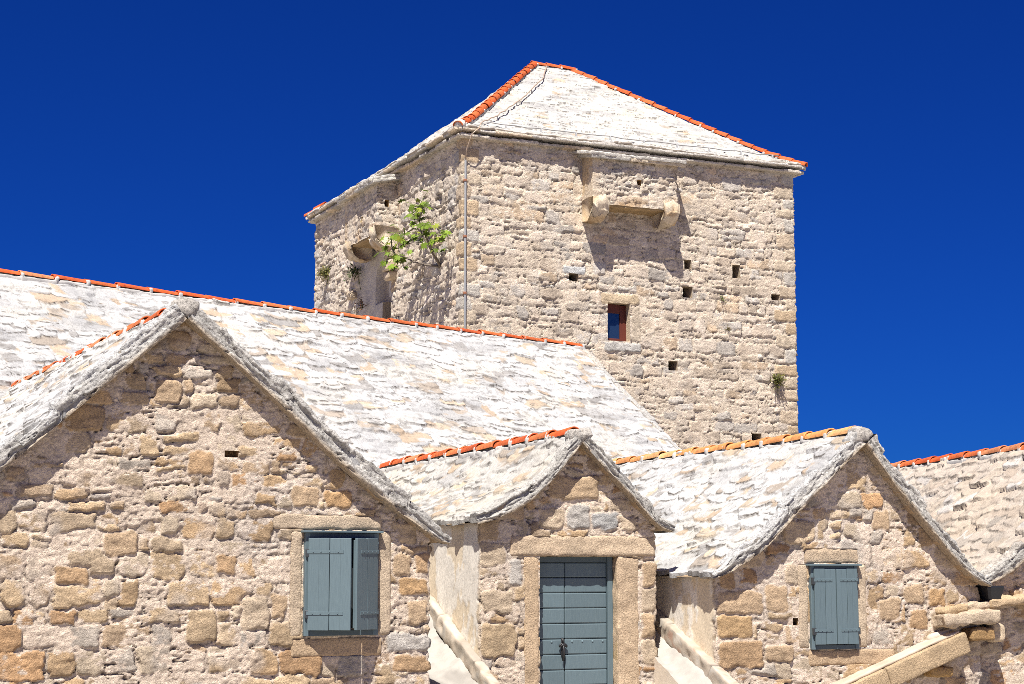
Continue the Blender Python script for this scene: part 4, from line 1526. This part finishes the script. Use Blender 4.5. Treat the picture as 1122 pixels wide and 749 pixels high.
def tuft(loc, out, n, size, label, cols, seed, droop=.3):
    r = np.random.RandomState(seed)
    root = empty('wall_plant', loc, math.radians(24.5))
    tag(root, label, 'plant', 'small plants in the tower walls')
    st, lf = Acc(), Acc()
    out = np.array(out, float)
    for i in range(n):
        d = out * r.uniform(.3, 1) + r.normal(0, .55, 3) + np.array([0, 0, .45])
        d = d / np.linalg.norm(d) * size * r.uniform(.5, 1.0)
        p1 = d * .6
        p2 = d + np.array([0, 0, -droop * size * r.rand()])
        tube(st, [(0, 0, 0), p1, p2], [.008, .006, .003], 4, (.16, .14, .07))
        for t in np.linspace(.35, 1, 6):
            p = p1 * t / .6 if t < .6 else p1 + (p2 - p1) * (t - .6) / .4
            leaf(lf, p + r.normal(0, .02 * size, 3), out * .4 + r.normal(0, .6, 3) + np.array([0, 0, .4]), d + r.normal(0, .2, 3), size * r.uniform(.12, .24),
                 np.array(cols[r.randint(len(cols))]) * r.uniform(.7, 1.2), shape=[(0, 0), (.2, .25), (.16, .6), (0, 1), (-.16, .6), (-.2, .25)], fold=.1)
    st.build('stems', M_BARK, root)
    lf.build('leaves', M_LEAF, root, smooth=False)


OLV = [(.15, .15, .035), (.20, .17, .05), (.10, .12, .03)]
GRN = [(.10, .17, .03), (.16, .2, .04)]
FR, LF = (0, -1, 0), (-1, 0, 0)
tuft(tower_world(0, 9.9, 10.3), LF, 80, .36, 'round olive green tuft on the tower side face near its far left edge', OLV, 1, droop=.1)
tuft(tower_world(8.66, 0, 6.62), FR, 90, .30, 'olive tuft low on the tower front face near the right corner', OLV, 2, droop=.05)
tuft(tower_world(7.10, 0, 8.65), FR, 10, .17, 'tiny green sprig high on the tower front under the putlog holes', GRN, 3)
tuft(tower_world(7.25, 0, 7.9), FR, 8, .15, 'tiny brownish sprig on the tower front below the green sprig', [(.2, .15, .06), (.24, .16, .05)], 4)
tuft(tower_world(0, 7.35, 9.95), LF, 26, .42, 'dark shaded plant hanging below the overhanging box on the tower side', [(.05, .08, .025), (.07, .09, .03)], 5, droop=.8)
tuft(tower_world(0, 6.9, 8.95), LF, 18, .34, 'dry rust coloured plant in the rendered recess of the tower side', [(.22, .10, .05), (.16, .08, .05)], 6, droop=.5)

# ------------------------------------------------------------------ sloping whitewashed stair flanks in the gaps between the houses
def flank(name, loc, th_deg, x, pa, pb, width, label, seed, hgt=.2, gapw=1.2):
    """pa, pb: (y, z) of the coping's top edge, upper back to lower front; body fills the gap to the left"""
    root = empty(name, loc, math.radians(th_deg))
    tag(root, label, 'stair flank')
    (ya, za), (yb_, zb_) = pa, pb
    d = np.array([0, yb_ - ya, zb_ - za])
    L = np.linalg.norm(d)
    d /= L
    upv = np.array([0, d[2], -d[1]])
    if upv[2] < 0:
        upv = -upv
    A = np.array([x, ya, za])
    ac = Acc()
    rg_ = np.random.RandomState(seed)
    s = 0
    while s < L:
        l = min(rg_.uniform(.9, 1.6), L - s + .01)
        M = frame4(d, np.cross(upv, d), upv, A + d * s)
        c = np.array((.44, .375, .30)) * rg_.uniform(.9, 1.08)

        def cf(V, nrm, C, sd=rg_.randint(999)):
            f = fbm3(V * np.array((7, 12, 12)) + sd, 3)
            t = sstep(.55, .9, f)[:, None]
            t2 = sstep(-.1, -.6, f)[:, None]
            C = mix(C, np.array((.40, .24, .17)) * np.ones_like(C), t * .7)
            C = mix(C, np.array((.42, .385, .335)) * np.ones_like(C), t2)
            g = fbm3(V * np.array((2.5, 5, 5)) + sd + 40, 4)
            return mix(C, np.array((.27, .235, .19)) * np.ones_like(C), (sstep(.15, .75, g) * .7)[:, None])
        rbox(ac, (0, -.06, -hgt), (l - .004, .06, 0), res=.03, r=.03, amp=.016, nsc=9, M=M, col=c, seed=rg_.randint(999), colfn=cf)
        s += l
    ac.build('coping', M_PLA, root)
    # body: rough lime surface sloping with the coping, a step lower
    us, ws = lin(0, L, .03), lin(0, gapw, .03)
    UU, WW = np.meshgrid(us, ws, indexing='ij')
    hh = .06 * fbm(UU * 2.5, WW * 2.5, seed, 4) + .012 * fbm(UU * 10, WW * 10, seed + 1, 3) - .06 * np.round(UU / .42 + .2 * fbm(WW * 2, UU * 0, seed, 2)) * 0
    dip = .10 * sstep(0, .2, WW)
    P = A + d * UU[..., None] + np.array([-1.0, 0, 0]) * (WW + .05)[..., None] + upv * (hh - hgt + .04 - dip)[..., None]
    f = fbm(UU * 2.2, WW * 3, seed + 2, 4)
    C = mix(np.array((.36, .34, .305)) * np.ones(UU.shape + (3,)), np.array((.27, .25, .225)) * np.ones(UU.shape + (3,)), sstep(.1, .6, f)[..., None])
    ac = Acc()
    ac.add(P.reshape(-1, 3), grid_faces(*UU.shape), C.reshape(-1, 3))
    e = P[-1].copy()
    e[:, 2] = 0
    m = len(e)
    ix = np.arange(m - 1)
    ac.add(np.concatenate([P[-1], e]), np.stack([ix, ix + 1, ix + 1 + m, ix + m], 1), (.6, .54, .46))
    for edge in (P[:, 0], P[:, -1]):
        g = edge.copy()
        g[:, 2] = 0
        m2 = len(g)
        ix = np.arange(m2 - 1)
        ac.add(np.concatenate([edge, g]), np.stack([ix, ix + 1, ix + 1 + m2, ix + m2], 1), (.6, .52, .42))
    ac.build('sloping_body', M_PLA, root)
    return root


flank('stair_flank', (0.713, 19.4, 0), 22.0, -1.205, (2.4, 2.02), (-1.2, .55), .2,
      'sloping whitewashed stair flank between the left house and the small door house', 61, gapw=1.0)
flank('stair_flank', (3.628, 19.7, 0), 21.5, -1.545, (2.2, 1.82), (-1.2, .49), .2,
      'sloping whitewashed stair flank between the small door house and the right house', 67, hgt=.22, gapw=.27)

# ------------------------------------------------------------------ stone ledge and sloping coping on the right
t3 = math.radians(21.5)


def h3w(x, y, z):
    return (3.628 + x * math.cos(t3) - y * math.sin(t3), 19.7 + x * math.sin(t3) + y * math.cos(t3), z)


root = empty('stair_coping', h3w(0, 0, 0), t3)
tag(root, 'sloping tan stone stair coping along the bottom of the right house', 'stair coping')
ac = Acc()
A, B_ = np.array([1.66, -.10, 1.03]), np.array([-.30, -.10, .32])
d = (B_ - A) / np.linalg.norm(B_ - A)
upv = np.array([-d[2], 0, d[0]])
if upv[2] < 0:
    upv = -upv
M = frame4(-d, np.array([0, 1.0, 0]), upv, A)
s = 0
rg_ = np.random.RandomState(4)
for l in (1.15, .95):
    rbox(ac, (-s - l + .004, -.17, 0), (-s, .12, .235), res=.035, r=.016, amp=.007, nsc=10, M=M, col=(.44, .325, .20), seed=rg_.randint(99))
    s += l
ac.build('coping_stone', M_ASH, root)
ac = Acc()
rbox(ac, (-2.0, -.11, .235), (-.03, .12, .265), res=.035, r=.012, amp=.008, nsc=10, M=M, col=(.45, .375, .29), seed=9)
rbox(ac, (-.36, .02, .235), (-.02, .12, .30), res=.03, r=.04, amp=.02, nsc=8, M=M, col=(.48, .41, .33), seed=19)
ac.build('mortar_fillet', M_PLA, root)
for x, l in ((1.15, .32), (.45, .34)):
    ac = Acc()
    z_ = 1.03 + (x + l - 1.66) * (-d[2] / -d[0]) - .10
    rbox(ac, (x, -.20, z_ - .12), (x + l, .06, z_ + .0), res=.035, r=.04, amp=.012, nsc=8, col=(.44, .28, .12), seed=int(x * 10))
    ac.build('bracket', M_ASH, root)

root = empty('stone_ledge', h3w(0, 0, 0), t3)
tag(root, 'rough projecting stone ledge below the valley of the two right roofs', 'ledge')
ac = Acc()
Ml = frame4(np.array([math.cos(.08), 0, math.sin(.08)]), np.array([0, 1.0, 0]), np.array([-math.sin(.08), 0, math.cos(.08)]), np.array([1.32, 0, 1.28]))
rbox(ac, (0, -.26, .02), (.80, .30, .16), res=.03, r=.035, amp=.03, nsc=7, M=Ml, col=(.50, .40, .29), seed=31)
rbox(ac, (.76, -.14, .17), (1.9, .34, .27), res=.03, r=.03, amp=.03, nsc=7, M=Ml, col=(.50, .37, .23), seed=37)
rbox(ac, (.05, -.10, .14), (.45, .25, .235), res=.03, r=.05, amp=.04, nsc=7, M=Ml, col=(.48, .35, .21), seed=33)
rbox(ac, (.46, -.08, .14), (.80, .25, .25), res=.03, r=.05, amp=.04, nsc=7, M=Ml, col=(.53, .42, .30), seed=35)
ac.build('ledge_slab', M_RUB, root)
ac = Acc()
rbox(ac, (1.72, -.20, 1.15), (2.05, .25, 1.29), res=.03, r=.03, amp=.015, nsc=7, col=(.38, .24, .11), seed=41)
rbox(ac, (2.06, -.16, 1.12), (2.22, .28, 1.34), res=.03, r=.05, amp=.02, nsc=7, col=(.54, .43, .30), seed=43)
ac.build('corbel_stone', M_RUB, root)

root = empty('rain_hopper', h3w(2.13, -.02, 1.60), t3)
tag(root, 'black plastic rain hopper tucked under the valley of the two right roofs', 'rain hopper')
ac = Acc()
V, F = [], []
for (z_, w_, d_) in ((.17, .115, .10), (.15, .12, .105), (.02, .085, .075), (-.02, .06, .05)):
    V += [(-w_, -d_, z_), (w_, -d_, z_), (w_, d_, z_), (-w_, d_, z_)]
for i in range(3):
    for j in range(4):
        F.append([i * 4 + j, (i + 1) * 4 + j, (i + 1) * 4 + (j + 1) % 4, i * 4 + (j + 1) % 4])
F += [[0, 1, 2, 3], [15, 14, 13, 12]]
ac.add(V, F, (.012, .013, .016))
tube(ac, [(.0, .02, -.01), (.02, .05, -.14), (.10, .12, -.22)], .045, 10, (.012, .013, .016))
ac.build('hopper_body', M_IRON, root, smooth=False)
